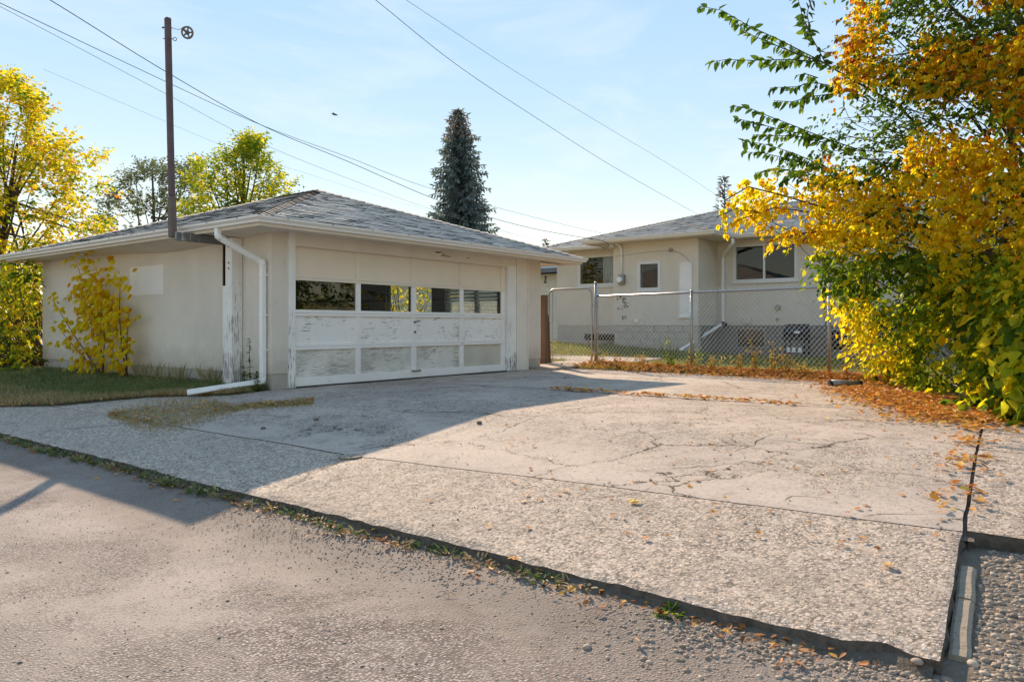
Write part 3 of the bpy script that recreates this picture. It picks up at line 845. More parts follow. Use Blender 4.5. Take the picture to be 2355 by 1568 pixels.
# door frame
MB().box(6.47, DX0, W0 - .03, W0 + T, 0, 2.27).build('frame_board', MAT['trim_worn'], G, bevel=.004)
MB().box(DX0 + .002, 11.862, W0 - .022, W0 + T, 2.115, 2.27).build('frame_board', MAT['trim'], G, bevel=.004)
MB().box(DX0 + .002, DX1, W0 - .008, W0 - .0222, 2.075, 2.15).build('stop_moulding', MAT['trim'], G, bevel=.004)
MB().box(DX1 + .004, 11.86, W0 - .03, W0 + T, 0, 2.113).build('frame_board', MAT['trim_worn'], G, bevel=.004)
MB().box(11.864, 12.20, W0 - .045, W0 + T, 0, 2.27).build('frame_board', MAT['trim'], G, bevel=.004)
MB().box(12.203, 12.24, W0 - .06, W0 + T, 0, 2.27).build('frame_board', MAT['trim'], G, bevel=.004)

for x_, z_, l_, h_ in ((9.52, 2.20, .10, .022), (9.63, 2.215, .05, .014), (9.70, 2.185, .045, .02), (9.66, 2.155, .26, .012), (10.35, 2.165, .07, .01)):
    MB().box(x_, x_ + l_, W0 - .026, W0 - .021, z_, z_ + h_).build('bare_wood', MAT['brown'], G)
# overhead door
door = empty('garage_door', Vector((DX0, W0 + .02, 0)) - org(G)); door.parent = G
DY = W0 + .035
xs = [(6.594, 7.758), (7.857, 8.985), (9.10, 10.225), (10.33, 11.45)]
zr = [(.14, .55), (.635, 1.054), (1.147, 1.58), (1.666, 2.10)]
MB().box(DX0 + .002, DX1 - .002, DY + .03, DY + .045, .02, 1.14).box(DX0 + .002, DX1 - .002, DY + .03, DY + .045, 1.60, 2.10).build('backing', MAT['interior'], door)
pm = [[MAT['door_low'], MAT['door_low'], MAT['door_low'], MAT['door_dirty']], [MAT['door_mid']] * 4, None, [MAT['door_top']] * 4]
for r, (z0, z1) in enumerate(zr):
    for c, (x0, x1) in enumerate(xs):
        if r == 2:
            MB().box(x0 - .004, x1 + .004, DY + .012, DY + .016, z0 - .004, z1 + .004).build('pane', MAT['glass'], door)
            continue
        MB().box(x0 - .004, x1 + .004, DY + .022, DY + .0295, z0 - .004, z1 + .004).build('panel', pm[r][c], door)
edges = [DX0] + [v for p in xs for v in p] + [DX1]
# rails run the full width, stiles sit between them
for z0, z1, mt, pr in ((.015, .14, MAT['door_rail'], .004), (.55, .592, MAT['door_rail'], 0), (.5935, .635, MAT['door_rail'], 0), (1.054, 1.096, MAT['door_rail'], 0), (1.098, 1.147, MAT['door_rail'], .003), (1.58, 1.622, MAT['door_top'], 0), (1.6235, 1.666, MAT['door_top'], .003), (2.10, 2.113, MAT['door_top'], 0)):
    MB().box(DX0 + .003, DX1 - .003, DY - .012 - pr * 2, DY + .0285, z0, z1).build('rail', mt, door, bevel=.003)
stl = [(DX0 + .003, xs[0][0])] + [(xs[i][1], xs[i + 1][0]) for i in range(3)] + [(xs[3][1], DX1 - .003)]
for r, (z0, z1) in enumerate(zr):
    for x0, x1 in stl:
        MB().box(x0, x1, DY - .006, DY + .028, z0 + .0005, z1 - .0005).build('stile', MAT['door_top'] if r == 3 else MAT['door_rail'], door, bevel=.003)
h = MB(); h.tube([(9.05, DY - .03, .97), (9.05, DY + .01, .97)], .018, 8); h.bar((9.04, DY - .03, .972), (9.16, DY - .035, .99), .02, .016); h.build('lock_handle', MAT['iron'], door); MB().tube([(9.06, DY - .02, .80), (9.06, DY + .01, .80)], .022, 8).build('keyhole', MAT['iron'], door)
h = MB(); h.tube([(8.98, DY - .005, .135), (8.98, DY - .05, .13), (9.16, DY - .05, .13), (9.16, DY - .005, .135)], .012, 6); h.build('lift_handle', MAT['iron'], door)
MB().box(DX0, DX1, W0 - .01, W0 + .12, -.06, .0125).build('threshold', MAT['crack'], G)

# yard side windows of the garage, seen through the door panes
for wi, (a0, a1, z0, z1) in enumerate(GW):
    fr = MB(); x0, x1 = N1 - .10, N1 - .02
    fr.box(x0, x1, a0, a0 + .06, z0, z1).box(x0, x1, a1 - .06, a1, z0, z1).box(x0, x1, a0 + .06, a1 - .06, z0, z0 + .06).box(x0, x1, a0 + .06, a1 - .06, z1 - .06, z1)
    am = (a0 + a1) / 2 + (.0 if wi else -.1)
    fr.box(x0, x1, am - .035, am + .035, z0 + .06, z1 - .06)
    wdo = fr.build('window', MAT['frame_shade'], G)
    MB().box(N1 - .064, N1 - .06, a0 + .06, a1 - .06, z0 + .06, z1 - .06).build('pane', MAT['glass'], wdo)
    if wi == 0:
        z = z0 + .075
        while z < z1 - .08:
            MB().box(N1 - .14, N1 - .1385, a0 + .03, a1 - .03, z, z + .062).build('slat', MAT['blind'], wdo); z += .083

# roof
EX0, EX1, EY0, EY1 = 5.63, 13.5, 8.585, 17.9
EZ = 2.345
PITCH = 1.33 / 3.93
def shingle_face(P0, P1, up, in0, in1, nrow, expo, V, F, H, tab=.31, lift=.014, jitter=1.0):
    """courses on one roof plane: eave from P0 to P1, 'up' is the unit slope vector, the ends step in by in0/in1 metres per metre of slope"""
    P0, P1 = Vector(P0), Vector(P1); e = (P1 - P0); L = e.length; e.normalize(); up = Vector(up).normalized(); nrm = e.cross(up).normalized()
    if nrm.z < 0: nrm = -nrm
    for r in range(nrow):
        s = r * expo
        a, b = in0 * s, L - in1 * s
        a2, b2 = in0 * (s + expo), L - in1 * (s + expo)
        if b - a < .05: break
        x = a - (tab * .5 if r % 2 else 0); rowj = random.gauss(0, .001)
        while x < b:
            x1 = x + tab
            c0, c1 = max(x + .004, a), min(x1 - .004, b)
            if c1 - c0 > .02:
                t0, t1 = max(c0, a2 - .02), min(c1, b2 + .02)
                if t1 < t0: t0 = t1 = (c0 + c1) / 2
                cu = lift + (random.random() ** 4) * .016 * jitter + rowj
                cv = lift + (random.random() ** 4) * .016 * jitter + rowj
                base = len(V)
                q = lambda t, ss, h: tuple(P0 + e * t + up * ss + nrm * h)
                dj = random.gauss(0, .004) * jitter
                V += [q(c0, s - .012 + dj, cu), q(c1, s - .012 + dj, cv), q(t1, s + expo + .01, .004), q(t0, s + expo + .01, .004), q(c0, s - .012 + dj, cu - .018), q(c1, s - .012 + dj, cv - .018)]
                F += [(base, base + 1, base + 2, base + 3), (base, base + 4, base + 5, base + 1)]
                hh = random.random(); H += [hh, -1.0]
            x = x1
def hip_roof(parent, x0, x1, y0, y1, ez, pitch, mat, expo, tab, which='0123', part='roof', lift=.009):
    """returns ridge points; faces: 0 -x, 1 +x, 2 -y, 3 +y"""
    hx, hy = (x1 - x0) / 2, (y1 - y0) / 2; h = min(hx, hy); rz = ez + h * pitch
    if hy >= hx: r0, r1 = Vector(((x0 + x1) / 2, y0 + h, rz)), Vector(((x0 + x1) / 2, y1 - h, rz))
    else: r0, r1 = Vector((x0 + h, (y0 + y1) / 2, rz)), Vector((x1 - h, (y0 + y1) / 2, rz))
    c = [Vector((x0, y0, ez)), Vector((x1, y0, ez)), Vector((x1, y1, ez)), Vector((x0, y1, ez))]
    d = MB()
    if hy >= hx: faces = {0: [c[3], c[0], r0, r1], 1: [c[1], c[2], r1, r0], 2: [c[0], c[1], r0], 3: [c[2], c[3], r1]}
    else: faces = {0: [c[3], c[0], r0], 1: [c[1], c[2], r1], 2: [c[0], c[1], r1, r0], 3: [c[2], c[3], r0, r1]}
    for k in faces: d.face(faces[k])
    d.face([c[3], c[2], c[1], c[0]])
    roof = d.build(part, MAT['roof_under'], parent)
    V, F, H = [], [], []
    sl = math.sqrt(1 + pitch * pitch); nrow = int(h * sl / expo) + 1
    dirs = {0: (1, 0, pitch), 1: (-1, 0, pitch), 2: (0, 1, pitch), 3: (0, -1, pitch)}
    eave = {0: (c[3], c[0]), 1: (c[1], c[2]), 2: (c[0], c[1]), 3: (c[2], c[3])}
    for k in map(int, which):
        step = 1 / sl
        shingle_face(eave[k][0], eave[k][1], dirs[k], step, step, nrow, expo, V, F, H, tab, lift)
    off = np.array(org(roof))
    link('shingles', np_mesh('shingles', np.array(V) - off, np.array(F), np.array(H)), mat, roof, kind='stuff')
    # hip and ridge caps
    V, F, H = [], [], []
    for a, b in ((c[0], r0), (c[1], r0 if hy >= hx else r1), (c[2], r1), (c[3], r1 if hy >= hx else r0), (r0, r1)):
        L = (b - a).length; dd = (b - a).normalized(); s_ = Vector((-dd.y, dd.x, 0)).normalized(); k = max(1, int(L / .16))
        for i in range(k):
            p = a + dd * (L * i / k - .01); q = a + dd * (L * (i + 1) / k + .03); base = len(V)
            for e_, up_ in ((p, .034 + random.random() * .01), (q, .020)):
                V += [tuple(e_ + s_ * .10 + Vector((0, 0, up_ - .038))), tuple(e_ + Vector((0, 0, up_ + .004))), tuple(e_ - s_ * .10 + Vector((0, 0, up_ - .038)))]
            F += [(base, base + 1, base + 4, base + 3), (base + 1, base + 2, base + 5, base + 4)]; hh = random.random(); H += [hh, hh]
    link('ridge_caps', np_mesh('ridge_caps', np.array(V) - off, np.array(F), np.array(H)), MAT['cap'], roof, kind='stuff')
    return roof, r0, r1
hip_roof(G, EX0, EX1, EY0, EY1, EZ, PITCH, MAT['shingle'], .15, .305)

# soffit: boards sag along the alley wall
SAG = [(8.6, 2.245), (9.15, 2.235), (9.8, 2.20), (10.7, 2.16), (11.4, 2.125), (12.2, 2.12), (13.2, 2.17), (14.5, 2.225), (16.0, 2.25), (17.9, 2.26)]
m = MB()
for (a, za), (b, zb) in zip(SAG[:-1], SAG[1:]):
    m.face([(EX0 + .02, a, 2.255), (EX0 + .02, b, 2.255), (N0 + .01, b, zb), (N0 + .01, a, za)])
m.build('soffit', MAT['soffit'], G)
m = MB(); m.face([(N0 + .012, EY0 + .02, 2.25), (EX1 - .02, EY0 + .02, 2.25), (EX1 - .02, W0 + .01, 2.268), (N0 + .012, W0 + .01, 2.268)])
m.face([(N1 - .01, W0 + .012, 2.25), (EX1 - .02, W0 + .012, 2.25), (EX1 - .02, EY1 - .02, 2.25), (N1 - .01, EY1 - .02, 2.25)])
m.face([(N0 + .012, W1 - .01, 2.25), (N1, W1 - .01, 2.25), (N1, EY1 - .02, 2.25), (N0 + .012, EY1 - .02, 2.25)])
m.build('soffit', MAT['soffit'], G)
def fascia_gutter(parent, x0, x1, y0, y1, ez, drop, sides, gut=.1, split=True, fmat=None):
    """fascia boards and K-shaped gutters round an eave rectangle"""
    t = .022
    fm = fmat or MAT['fascia']
    S_ = {'w-': ((x0, y0), (x1, y0), (0, -1)), 'w+': ((x0, y1), (x1, y1), (0, 1)), 'n-': ((x0, y0), (x0, y1), (-1, 0)), 'n+': ((x1, y0), (x1, y1), (1, 0))}
    prof = [(0.0, -.012), (0.0, -.088), (.060, -.088), (.066, -.06), (.094, -.03), (.097, -.004), (.086, -.004), (.083, -.028), (.055, -.056), (.05, -.078), (.012, -.078), (.010, -.012)]
    for sd in sides:
        a, b, o = S_[sd]
        f = MB()
        if o[0]: f.box(a[0], a[0] + o[0] * t, a[1], b[1], ez - drop, ez - .012)
        else: f.box(a[0] - t + .0005, b[0] + t - .0005, a[1], a[1] + o[1] * t, ez - drop, ez - .0125)
        f.build('fascia', fm, parent)
        g = MB()
        ext = t + .097
        for (u0, z0), (u1, z1) in zip(prof, prof[1:] + prof[:1]):
            u0 += t; u1 += t
            if o[0]:
                ea, eb = a[1], b[1]
                g.face([(a[0] + o[0] * u0, ea - u0, ez + z0), (a[0] + o[0] * u1, ea - u1, ez + z1), (a[0] + o[0] * u1, eb + u1, ez + z1), (a[0] + o[0] * u0, eb + u0, ez + z0)])
            else:
                ea, eb = a[0], b[0]
                g.face([(ea - u0, a[1] + o[1] * u0, ez + z0), (ea - u1, a[1] + o[1] * u1, ez + z1), (eb + u1, a[1] + o[1] * u1, ez + z1), (eb + u0, a[1] + o[1] * u0, ez + z0)])
        gt = g.build('gutter', MAT['gutter'], parent)
        L = (b[1] - a[1]) if o[0] else (b[0] - a[0])
        k = int(L / .75)
        for i in range(k):
            s_ = .35 + i * .75
            p = (a[0] + o[0] * (t + .096), a[1] + s_, ez - .012) if o[0] else (a[0] + s_, a[1] + o[1] * (t + .096), ez - .012)
            MB().box(p[0] - .008, p[0] + .008, p[1] - .008, p[1] + .008, p[2] - .008, p[2] + .008).build('spike', MAT['metalbits'], gt)
fascia_gutter(G, EX0 + .02, EX1 - .02, EY0 + .02, EY1 - .02, EZ + .012, .13, ('w-', 'n-', 'n+', 'w+'))

# downspout at the corner
def downspout(parent, pts, a, b_, mat, name='downspout', seams=(), up=(1, 0, 0)):
    P = [Vector(p) for p in pts]; root = None
    for i in range(len(P) - 1):
        m = MB(); p, q = P[i], P[i + 1]; d = (q - p).normalized()
        m.bar(p + d * (.03 if i else 0), q - d * (.03 if i < len(P) - 2 else 0), a, b_, up)
        if root is None: root = m.build(name, mat, parent, bevel=.012)
        else: m.build('pipe', mat, root, bevel=.012)
        if i < len(P) - 2:
            e = MB(); d2 = (P[i + 2] - q).normalized()
            e.tube([q - d * .055, q - d * .02, q + (d2 - d) * .003, q + d2 * .02, q + d2 * .055], [a * .62, a * .64, a * .66, a * .64, a * .62], 8)
            e.build('elbow', mat, root, smooth=True)
    return root
A = at_n(501, 527, 5.61); A.z = 2.27
Bp = at_n(604, 603, N0 - .06); Cp = Vector((Bp.x, Bp.y, .115)); E = at_g(454, 907)
E = Vector((5.2, 9.62, zt(5.2, 9.6) + .075))
downspout(G, [A, A + Vector((0, 0, -.12)), Bp, Cp, E], .075, .075, MAT['white'])
for z in (.42, .78, 1.30, 1.66):
    MB().box(Bp.x - .0405, Bp.x + .0405, Bp.y - .0405, Bp.y + .0405, z + .1, z + .112).build('seam', MAT['white'], G)
for z in (.55, 1.05, 1.62):
    MB().box(Bp.x - .042, Bp.x + .06, Bp.y - .044, Bp.y + .044, z, z + .02).build('strap', MAT['white'], G)
MB().bar((EX0 - .06, 17.86, 2.26), (EX0 - .06, 17.86, 2.02), .075, .075, (1, 0, 0)).build('downspout_stub', MAT['white'], G, bevel=.012)

# ================================================================ CLOTHESLINE POST
PW = at_n(535, 700, 6.08)
cp = empty('clothesline_post', (6.08, PW.y, zt(6.1, PW.y)), 'weathered post bolted to the garage wall carrying a tall rusty pole', 'post')
MB().box(6.01, 6.19, PW.y - .085, PW.y + .085, -.03, 2.20).build('post', MAT['post_worn'], cp, bevel=.01)
MB().box(6.03, 6.18, PW.y + .10, PW.y + .19, .0, 1.50).build('side_board', MAT['post_worn'], cp, bevel=.008)
ch = MB(); ch.box(6.06, 6.18, PW.y + .12, PW.y + .145, 1.505, 2.18).box(6.06, 6.18, PW.y + .215, PW.y + .24, 1.505, 2.18).box(6.16, 6.18, PW.y + .146, PW.y + .214, 1.505, 2.18)
ch.build('steel_channel', MAT['brown'], cp)
for z in (2.07, 1.83, 1.75):
    MB().tube([(6.0, PW.y - .01, z), (6.02, PW.y - .01, z)], .014, 8).build('bolt', MAT['iron'], cp)
PB = at_n(397, 546, 5.40); PT = at_n(385.5, 42, 5.40)
d = (PT - PB)
MB().bar(Vector((6.0, PW.y + .04, 2.15)), PB + Vector((.02, -.02, .02)), .07, .12).build('bracket_arm', MAT['old_wood'], cp, bevel=.006)
MB().bar(PB, PB + d * .185, .092, .092, (1, 0, 0)).build('sleeve', MAT['rust_grey'], cp, bevel=.01)
MB().bar(PB + d * .186, PT, .08, .08, (1, 0, 0)).build('pole', MAT['rust'], cp, bevel=.018)
MB().box(-.012, .012, -.012, .012, -.012, .012)
q = PB + d * .19
MB().tube([q + Vector((-.047, .0, 0)), q + Vector((.0, 0, 0))], .014, 6).build('bolt', MAT['black'], cp)
# camera-right direction along the wall is -Y
e1 = PB + d * .955; e2 = PB + d * .905
eb = MB(); eb.tube([e1 + Vector((-.03, .085, .01)), e1 + Vector((.03, -.06, -.01))], .007, 6); eb.tube([e1 + Vector((-.03, .09, .012)), e1 + Vector((-.03, .075, .010))], .016, 6)
eb.tube([e1 + Vector((.03, -.06, -.01)), e1 + Vector((.075, -.15, -.045))], .004, 5); eb.build('eye_bolt', MAT['iron'], cp)
eb = MB(); eb.tube([e2 + Vector((-.03, .085, .01)), e2 + Vector((.035, -.075, -.015))], .007, 6); eb.ring(e2 + Vector((.045, -.105, -.02)), (UY, UX, .2), .024, .0055); eb.build('eye_bolt', MAT['iron'], cp)
# pulley wheel
pc = at_n(430.5, 76, 5.43); pr_ = at_n(416, 63, 5.43)
pl = empty('clothesline_pulley', pc, 'spoked iron pulley hanging from the tip of the rusty pole', 'pulley')
nv = Vector((UY, UX, .25)).normalized(); R_ = .088
m = MB(); m.ring(pc, nv, R_ - .012, .014, 24, 6); m.ring(pc, nv, .018, .016, 12, 6)
ax = nv.orthogonal().normalized(); ay = nv.cross(ax)
for k in range(5):
    a = 2 * math.pi * k / 5; dv = ax * math.cos(a) + ay * math.sin(a); m.bar(pc + dv * .012, pc + dv * (R_ - .014), .02, .01, nv)
m.build('wheel', MAT['iron'], pl)
up = (pr_ - pc).normalized()
m = MB()
for s_ in (-1, 1):
    m.bar(pc + nv * (s_ * .02) - up * .01, pc + nv * (s_ * .012) + up * .115, .034, .005, nv)
m.tube([pc + nv * .026, pc - nv * .026], .009, 6); m.tube([pc + up * .10 + nv * .015, pc + up * .10 - nv * .015], .012, 6)
m.build('bracket', MAT['iron'], pl)
m = MB(); m.ring(pc + up * .135, nv, .022, .004, 14, 5); m.tube([pc + up * .155, e1 + Vector((.075, -.15, -.045))], .004, 5); m.build('hook', MAT['iron'], pl)

# ================================================================ HOUSE
HB, HM = 20.0, 21.4
BY0, BY1 = 8.8, 11.58
HY0, HY1 = -7.0, 14.66
HZ = .915; HT = 3.44
H = empty('bungalow_house', (HB, 10, .1), 'beige stucco bungalow with grey hip roof behind the chain link fence', 'house')
win_r = (6.515, 8.25, 2.245, 3.24); win_l = (11.75, 13.71, 2.30, 3.22); win_s = (10.05, 10.68, 2.02, 2.77)
wall_holes('n', HM, BY1 - .1, HY1, HZ, HT, [win_l], .2, 'wall', MAT['house_stucco'], H)
wall_holes('n', HM, HY0, BY0 + .1, HZ, HT, [win_r, (.2, 2.2, 2.2, 3.2)], .2, 'wall', MAT['house_stucco'], H)
wall_holes('n', HB, BY0, BY1, HZ, HT, [win_s], .2, 'wall', MAT['house_stucco'], H)
MB().box(HB + .2, HM, BY0, BY0 + .15, HZ, HT).build('wall', MAT['house_stucco'], H)
MB().box(HB + .2, HM, BY1 - .15, BY1, HZ, HT).build('wall', MAT['house_stucco'], H)
MB().box(HM + .2, 30.3, HY1 - .2, HY1, HZ - 1, HT).build('wall', MAT['house_stucco'], H)
MB().box(30.1, 30.3, HY0, HY1 - .2, HZ - 1, HT).build('wall', MAT['house_stucco'], H)
MB().box(HM + .2, 30.1, HY0, HY0 + .2, HZ - 1, HT).build('wall', MAT['house_stucco'], H)
# foundation
bw_l = (11.75, 13.5, .34, .60); bw_r = (7.38, 8.20, .28, .80); bw_rr = (4.1, 5.56, .22, .80)
wall_holes('n', HM + .015, BY1 - .1, HY1 - .01, -.3, HZ - .003, [bw_l], .2, 'foundation', MAT['found_house'], H)
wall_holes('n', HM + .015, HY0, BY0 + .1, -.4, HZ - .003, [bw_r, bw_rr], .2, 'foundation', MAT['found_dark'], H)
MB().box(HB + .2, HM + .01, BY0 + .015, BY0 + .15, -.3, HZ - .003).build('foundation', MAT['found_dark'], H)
MB().box(HB + .2, HM + .01, BY1 - .15, BY1 - .015, -.3, HZ - .003).build('foundation', MAT['found_house'], H)
MB().box(HB + .04, HB + .2, BY0 + .02, BY1 - .02, -.3, HZ - .004).build('foundation', MAT['found_house'], H)
for r in range(4):
    z0 = HZ - .2 * (r + 1); off_ = (.2 if r % 2 else 0)
    y = BY0 + .012 - off_
    while y < BY1 - .03:
        y0_, y1_ = max(y, BY0 + .012), min(y + .46, BY1 - .012)
        if y1_ - y0_ > .05: block(H, (HB + .015, y0_ + .006, z0 + .006), (HB + .12, y1_ - .006, z0 + .194 - (.004 if r == 0 else 0)), MAT['found_house'])
        y += .46

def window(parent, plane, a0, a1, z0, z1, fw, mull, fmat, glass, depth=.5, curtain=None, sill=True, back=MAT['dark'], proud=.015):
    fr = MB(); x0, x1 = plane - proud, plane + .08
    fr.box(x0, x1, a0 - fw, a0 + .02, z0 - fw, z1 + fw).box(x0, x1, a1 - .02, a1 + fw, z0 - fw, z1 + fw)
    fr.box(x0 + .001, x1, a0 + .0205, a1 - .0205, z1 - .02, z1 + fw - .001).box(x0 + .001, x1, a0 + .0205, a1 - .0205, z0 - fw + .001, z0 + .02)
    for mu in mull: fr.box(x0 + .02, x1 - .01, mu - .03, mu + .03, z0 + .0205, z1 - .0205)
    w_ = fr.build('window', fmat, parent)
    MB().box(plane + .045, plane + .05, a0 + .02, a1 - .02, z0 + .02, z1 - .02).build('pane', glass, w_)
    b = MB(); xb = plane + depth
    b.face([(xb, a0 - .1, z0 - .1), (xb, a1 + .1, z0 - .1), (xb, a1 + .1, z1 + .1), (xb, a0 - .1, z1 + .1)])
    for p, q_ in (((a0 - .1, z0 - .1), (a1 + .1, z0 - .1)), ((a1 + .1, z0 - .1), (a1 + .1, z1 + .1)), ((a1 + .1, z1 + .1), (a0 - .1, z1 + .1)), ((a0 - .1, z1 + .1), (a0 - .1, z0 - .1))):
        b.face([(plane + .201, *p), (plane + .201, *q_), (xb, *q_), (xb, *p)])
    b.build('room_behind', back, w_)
    if sill: MB().box(plane - .05, plane + .01, a0 - fw - .03, a1 + fw + .03, z0 - fw - .035, z0 - fw - .001).build('sill', fmat, w_)
    for c0, c1 in (curtain or ()):
        m = MB(); k = int((c1 - c0) / .03); pts = [(plane + .25 + .025 * math.sin(i * 1.3) + .01 * random.random(), c0 + (c1 - c0) * i / k) for i in range(k + 1)]
        for p, q_ in zip(pts[:-1], pts[1:]): m.face([(p[0], p[1], z0 - .05), (q_[0], q_[1], z0 - .05), (q_[0], q_[1], z1 + .05), (p[0], p[1], z1 + .05)])
        m.build('curtain', MAT['curtain'], w_)
    return w_
window(H, HM, *win_r, .07, [7.40], MAT['frame'], MAT['glass_house'])
window(H, HM, *win_l, .08, [12.38], MAT['frame'], MAT['glass_house'], curtain=[(11.7, 12.95)])
window(H, HB, *win_s, .07, [], MAT['frame'], MAT['glass_house'])
window(H, HM, .2, 2.2, 2.2, 3.2, .07, [1.2], MAT['frame'], MAT['glass_house'])
window(H, HM + .015, *bw_l, .03, [], MAT['frame_shade'], MAT['glass_house'], sill=False, depth=.6)
window(H, HM + .015, *bw_r, .03, [], MAT['metalbits'], MAT['glass_house'], sill=False, depth=.6)
window(H, HM + .015, *bw_rr, .03, [], MAT['metalbits'], MAT['glass_house'], sill=False, depth=.6)
# boarded milk door
MB().box(HB - .02, HB + .01, 8.98, 9.395, 1.18, 2.78).build('boarded_hatch', MAT['trim_worn'], H, label='narrow white painted board over an old opening')
hb = MB(); hb.box(HB - .028, HB - .0205, 8.98, 9.02, 1.18, 2.78).box(HB - .028, HB - .0205, 9.355, 9.395, 1.18, 2.78).box(HB - .028, HB - .0205, 9.021, 9.354, 2.73, 2.78)
hb.build('board_trim', MAT['trim'], H); MB().box(HB - .06, HB - .001, 8.95, 9.42, 1.13, 1.178).build('hatch_sill', MAT['trim_worn'], H)
# meter, conduit, lamp, vents
me_ = MB(); me_.box(HB - .12, HB - .002, 11.16, 11.36, 2.16, 2.46); met = me_.build('meter_box', MAT['metalbits'], H, bevel=.015)
MB().tube([(HB - .22, 11.27, 2.31), (HB - .12, 11.27, 2.31)], .085, 14).build('meter_glass', MAT['white'], met)
MB().tube([(HB - .05, 11.27, 2.46), (HB - .05, 11.27, 3.22), (HB - .09, 11.31, 3.36), (HB - .3, 11.42, 3.43)], .035, 8).build('conduit', MAT['white'], met, smooth=True)
fl = MB(); fl.tube([(HB - .10, 11.56, 3.30), (HB - .14, 11.57, 3.36), (HB - .14, 11.57, 3.43)], [.075, .085, .04], 10); fl.build('flood_lamp', MAT['white'], H, smooth=True)
MB().tube([(HB - .04, 10.78, 1.05), (HB, 10.78, 1.05)], .06, 12).build('vent_cap', MAT['white'], H)
vb = MB(); vb.box(HM - .08, HM, 7.75, 7.97, .98, 1.14); vb.build('vent_hood', MAT['house_stucco'], H)
vb = MB(); vb.box(HM - .09, HM, 6.93, 7.05, 1.36, 1.50); vb.build('outlet_box', MAT['metalbits'], H)
vb = MB(); vb.tube([(HM, 7.0, 1.1), (HM - .08, 7.0, 1.1), (HM - .1, 7.0, 1.05)], .025, 6); vb.build('garden_tap', MAT['iron'], H)
for y in (5.62, 5.72): MB().tube([(HM - .03, y, 3.4), (HM - .03, y, 2.2), (HM - .04, y + random.gauss(0, .02), 1.5), (HM - .03, y - .05, .75)], .014, 6).build('cable', MAT['cable'], H)
st = M_simple('wall_mould', (.30, .26, .20), .95, .4, 20)
# dark mould spots on the wall below the meter, thin crust
for k in range(26):
    y = random.gauss(11.27, .12); z = 1.55 + random.gauss(0, .2); r = random.uniform(.02, .06)
    if not (11.05 < y < 11.54 and 1.1 < z < 2.0): continue
    m = MB(); pts = [(HB - .003, y + r * random.uniform(.5, 1.2) * math.cos(a), z + r * random.uniform(.5, 1.2) * math.sin(a)) for a in np.linspace(0, 6.28, 10)[:-1]]
    m.face(pts[::-1]); m.build('stain', st, H)
# roofs
hip_roof(H, 20.72, 31.0, HY0 - .6, 15.35, 3.52, .31, MAT['shingle_house'], .14, .33, '023')
hip_roof(H, 19.42, 25.0, 8.12, 12.30, 3.515, .31, MAT['shingle_house'], .14, .33, '023', part='porch_roof')
m = MB(); m.face([(20.74, HY0 - .5, 3.42), (21.6, HY0 - .5, 3.42), (21.6, 15.3, 3.42), (20.74, 15.3, 3.42)]); m.face([(19.45, 8.14, 3.415), (21.0, 8.14, 3.415), (21.0, 12.28, 3.415), (19.45, 12.28, 3.415)])
m.face([(21.5, 14.6, 3.425), (31, 14.6, 3.425), (31, 15.3, 3.425), (21.5, 15.3, 3.425)])
m.build('soffit', MAT['soffit'], H)
fascia_gutter(H, 19.44, 20.74, 8.14, 12.28, 3.53, .12, ('n-', 'w-', 'w+'))
fascia_gutter(H, 20.74, 30.9, 12.42, 15.33, 3.53, .12, ('n-', 'w+'))
fascia_gutter(H, 20.74, 30.9, HY0 - .5, 8.0, 3.53, .12, ('n-',))
downspout(H, [(20.68, 8.05, 3.42), (20.68, 8.05, 3.28), (21.33, 8.60, 2.98), (21.33, 8.60, 1.05), (21.15, 8.58, .93), (19.5, 9.13, .20)], .08, .08, MAT['white'])
MB().tube([(21.2, 8.55, .9), (21.2, 8.5, 1.0)], .10, 7).build('rubber_joint', MAT['black'], H)

# old pulley on the porch wall with its line
m = MB(); pq = at_n(1542, 575, HB - .1); m.ring(pq, (1, .3, 0), .05, .012, 14, 5); m.tube([pq, pq + Vector((.1, .06, .0))], .008, 5); m.build('wall_hook', MAT['iron'], H)
def cable(pts, r, mat, name, label, grp='overhead cables above the garage', cat='cable'):
    P = [at_d(*p) for p in pts]; Q = []
    for i in range(len(P) - 1):
        p0 = P[max(i - 1, 0)]; p1 = P[i]; p2 = P[i + 1]; p3 = P[min(i + 2, len(P) - 1)]
        for k in range(8):
            t = k / 8
            Q.append(.5 * ((2 * p1) + (p2 - p0) * t + (2 * p0 - 5 * p1 + 4 * p2 - p3) * t * t + (3 * p1 - p0 - 3 * p2 + p3) * t ** 3))
    Q.append(P[-1])
    o = MB().tube(Q, r, 5).build(name, mat, smooth=True); put(o, label, cat, grp); return o

# ================================================================ FENCE AND GATE
FA, FB = Vector((14.07, 8.6, 0)), Vector((13.26, 3.47, 0))
fd = (FB - FA); fL = fd.length; fdn = fd.normalized()
FEN = empty('chain_link_fence', (FA.x, FA.y, 0), 'galvanised chain link fence with round posts along the fallen leaves', 'fence')
def fpt(t, z=0.0): p = FA + fd * t; return Vector((p.x, p.y, z))
for t, top, r in ((0, 1.84, .034), (.475, 1.58, .028), (1.0, 1.60, .030), (1.53, 1.60, .028)):
    p = fpt(t); g0 = zt(p.x, p.y)
    MB().tube([(p.x, p.y, g0 - .1), (p.x, p.y, top)], r, 10).tube([(p.x, p.y, top), (p.x, p.y, top + .02), (p.x, p.y, top + .04)], [r * 1.25, r * 1.15, r * .4], 10).build('post', MAT['steel'], FEN, smooth=True)
RZ = 1.56
MB().tube([fpt(.008, RZ - .005), fpt(.475, RZ), fpt(1.0, RZ + .008), fpt(2.0, RZ + .01)], .022, 8).build('top_rail', MAT['steel'], FEN, smooth=True)
p = fpt(.012); MB().bar((p.x, p.y, .12), (p.x, p.y, 1.5), .018, .006).build('tension_bar', MAT['steel'], FEN)
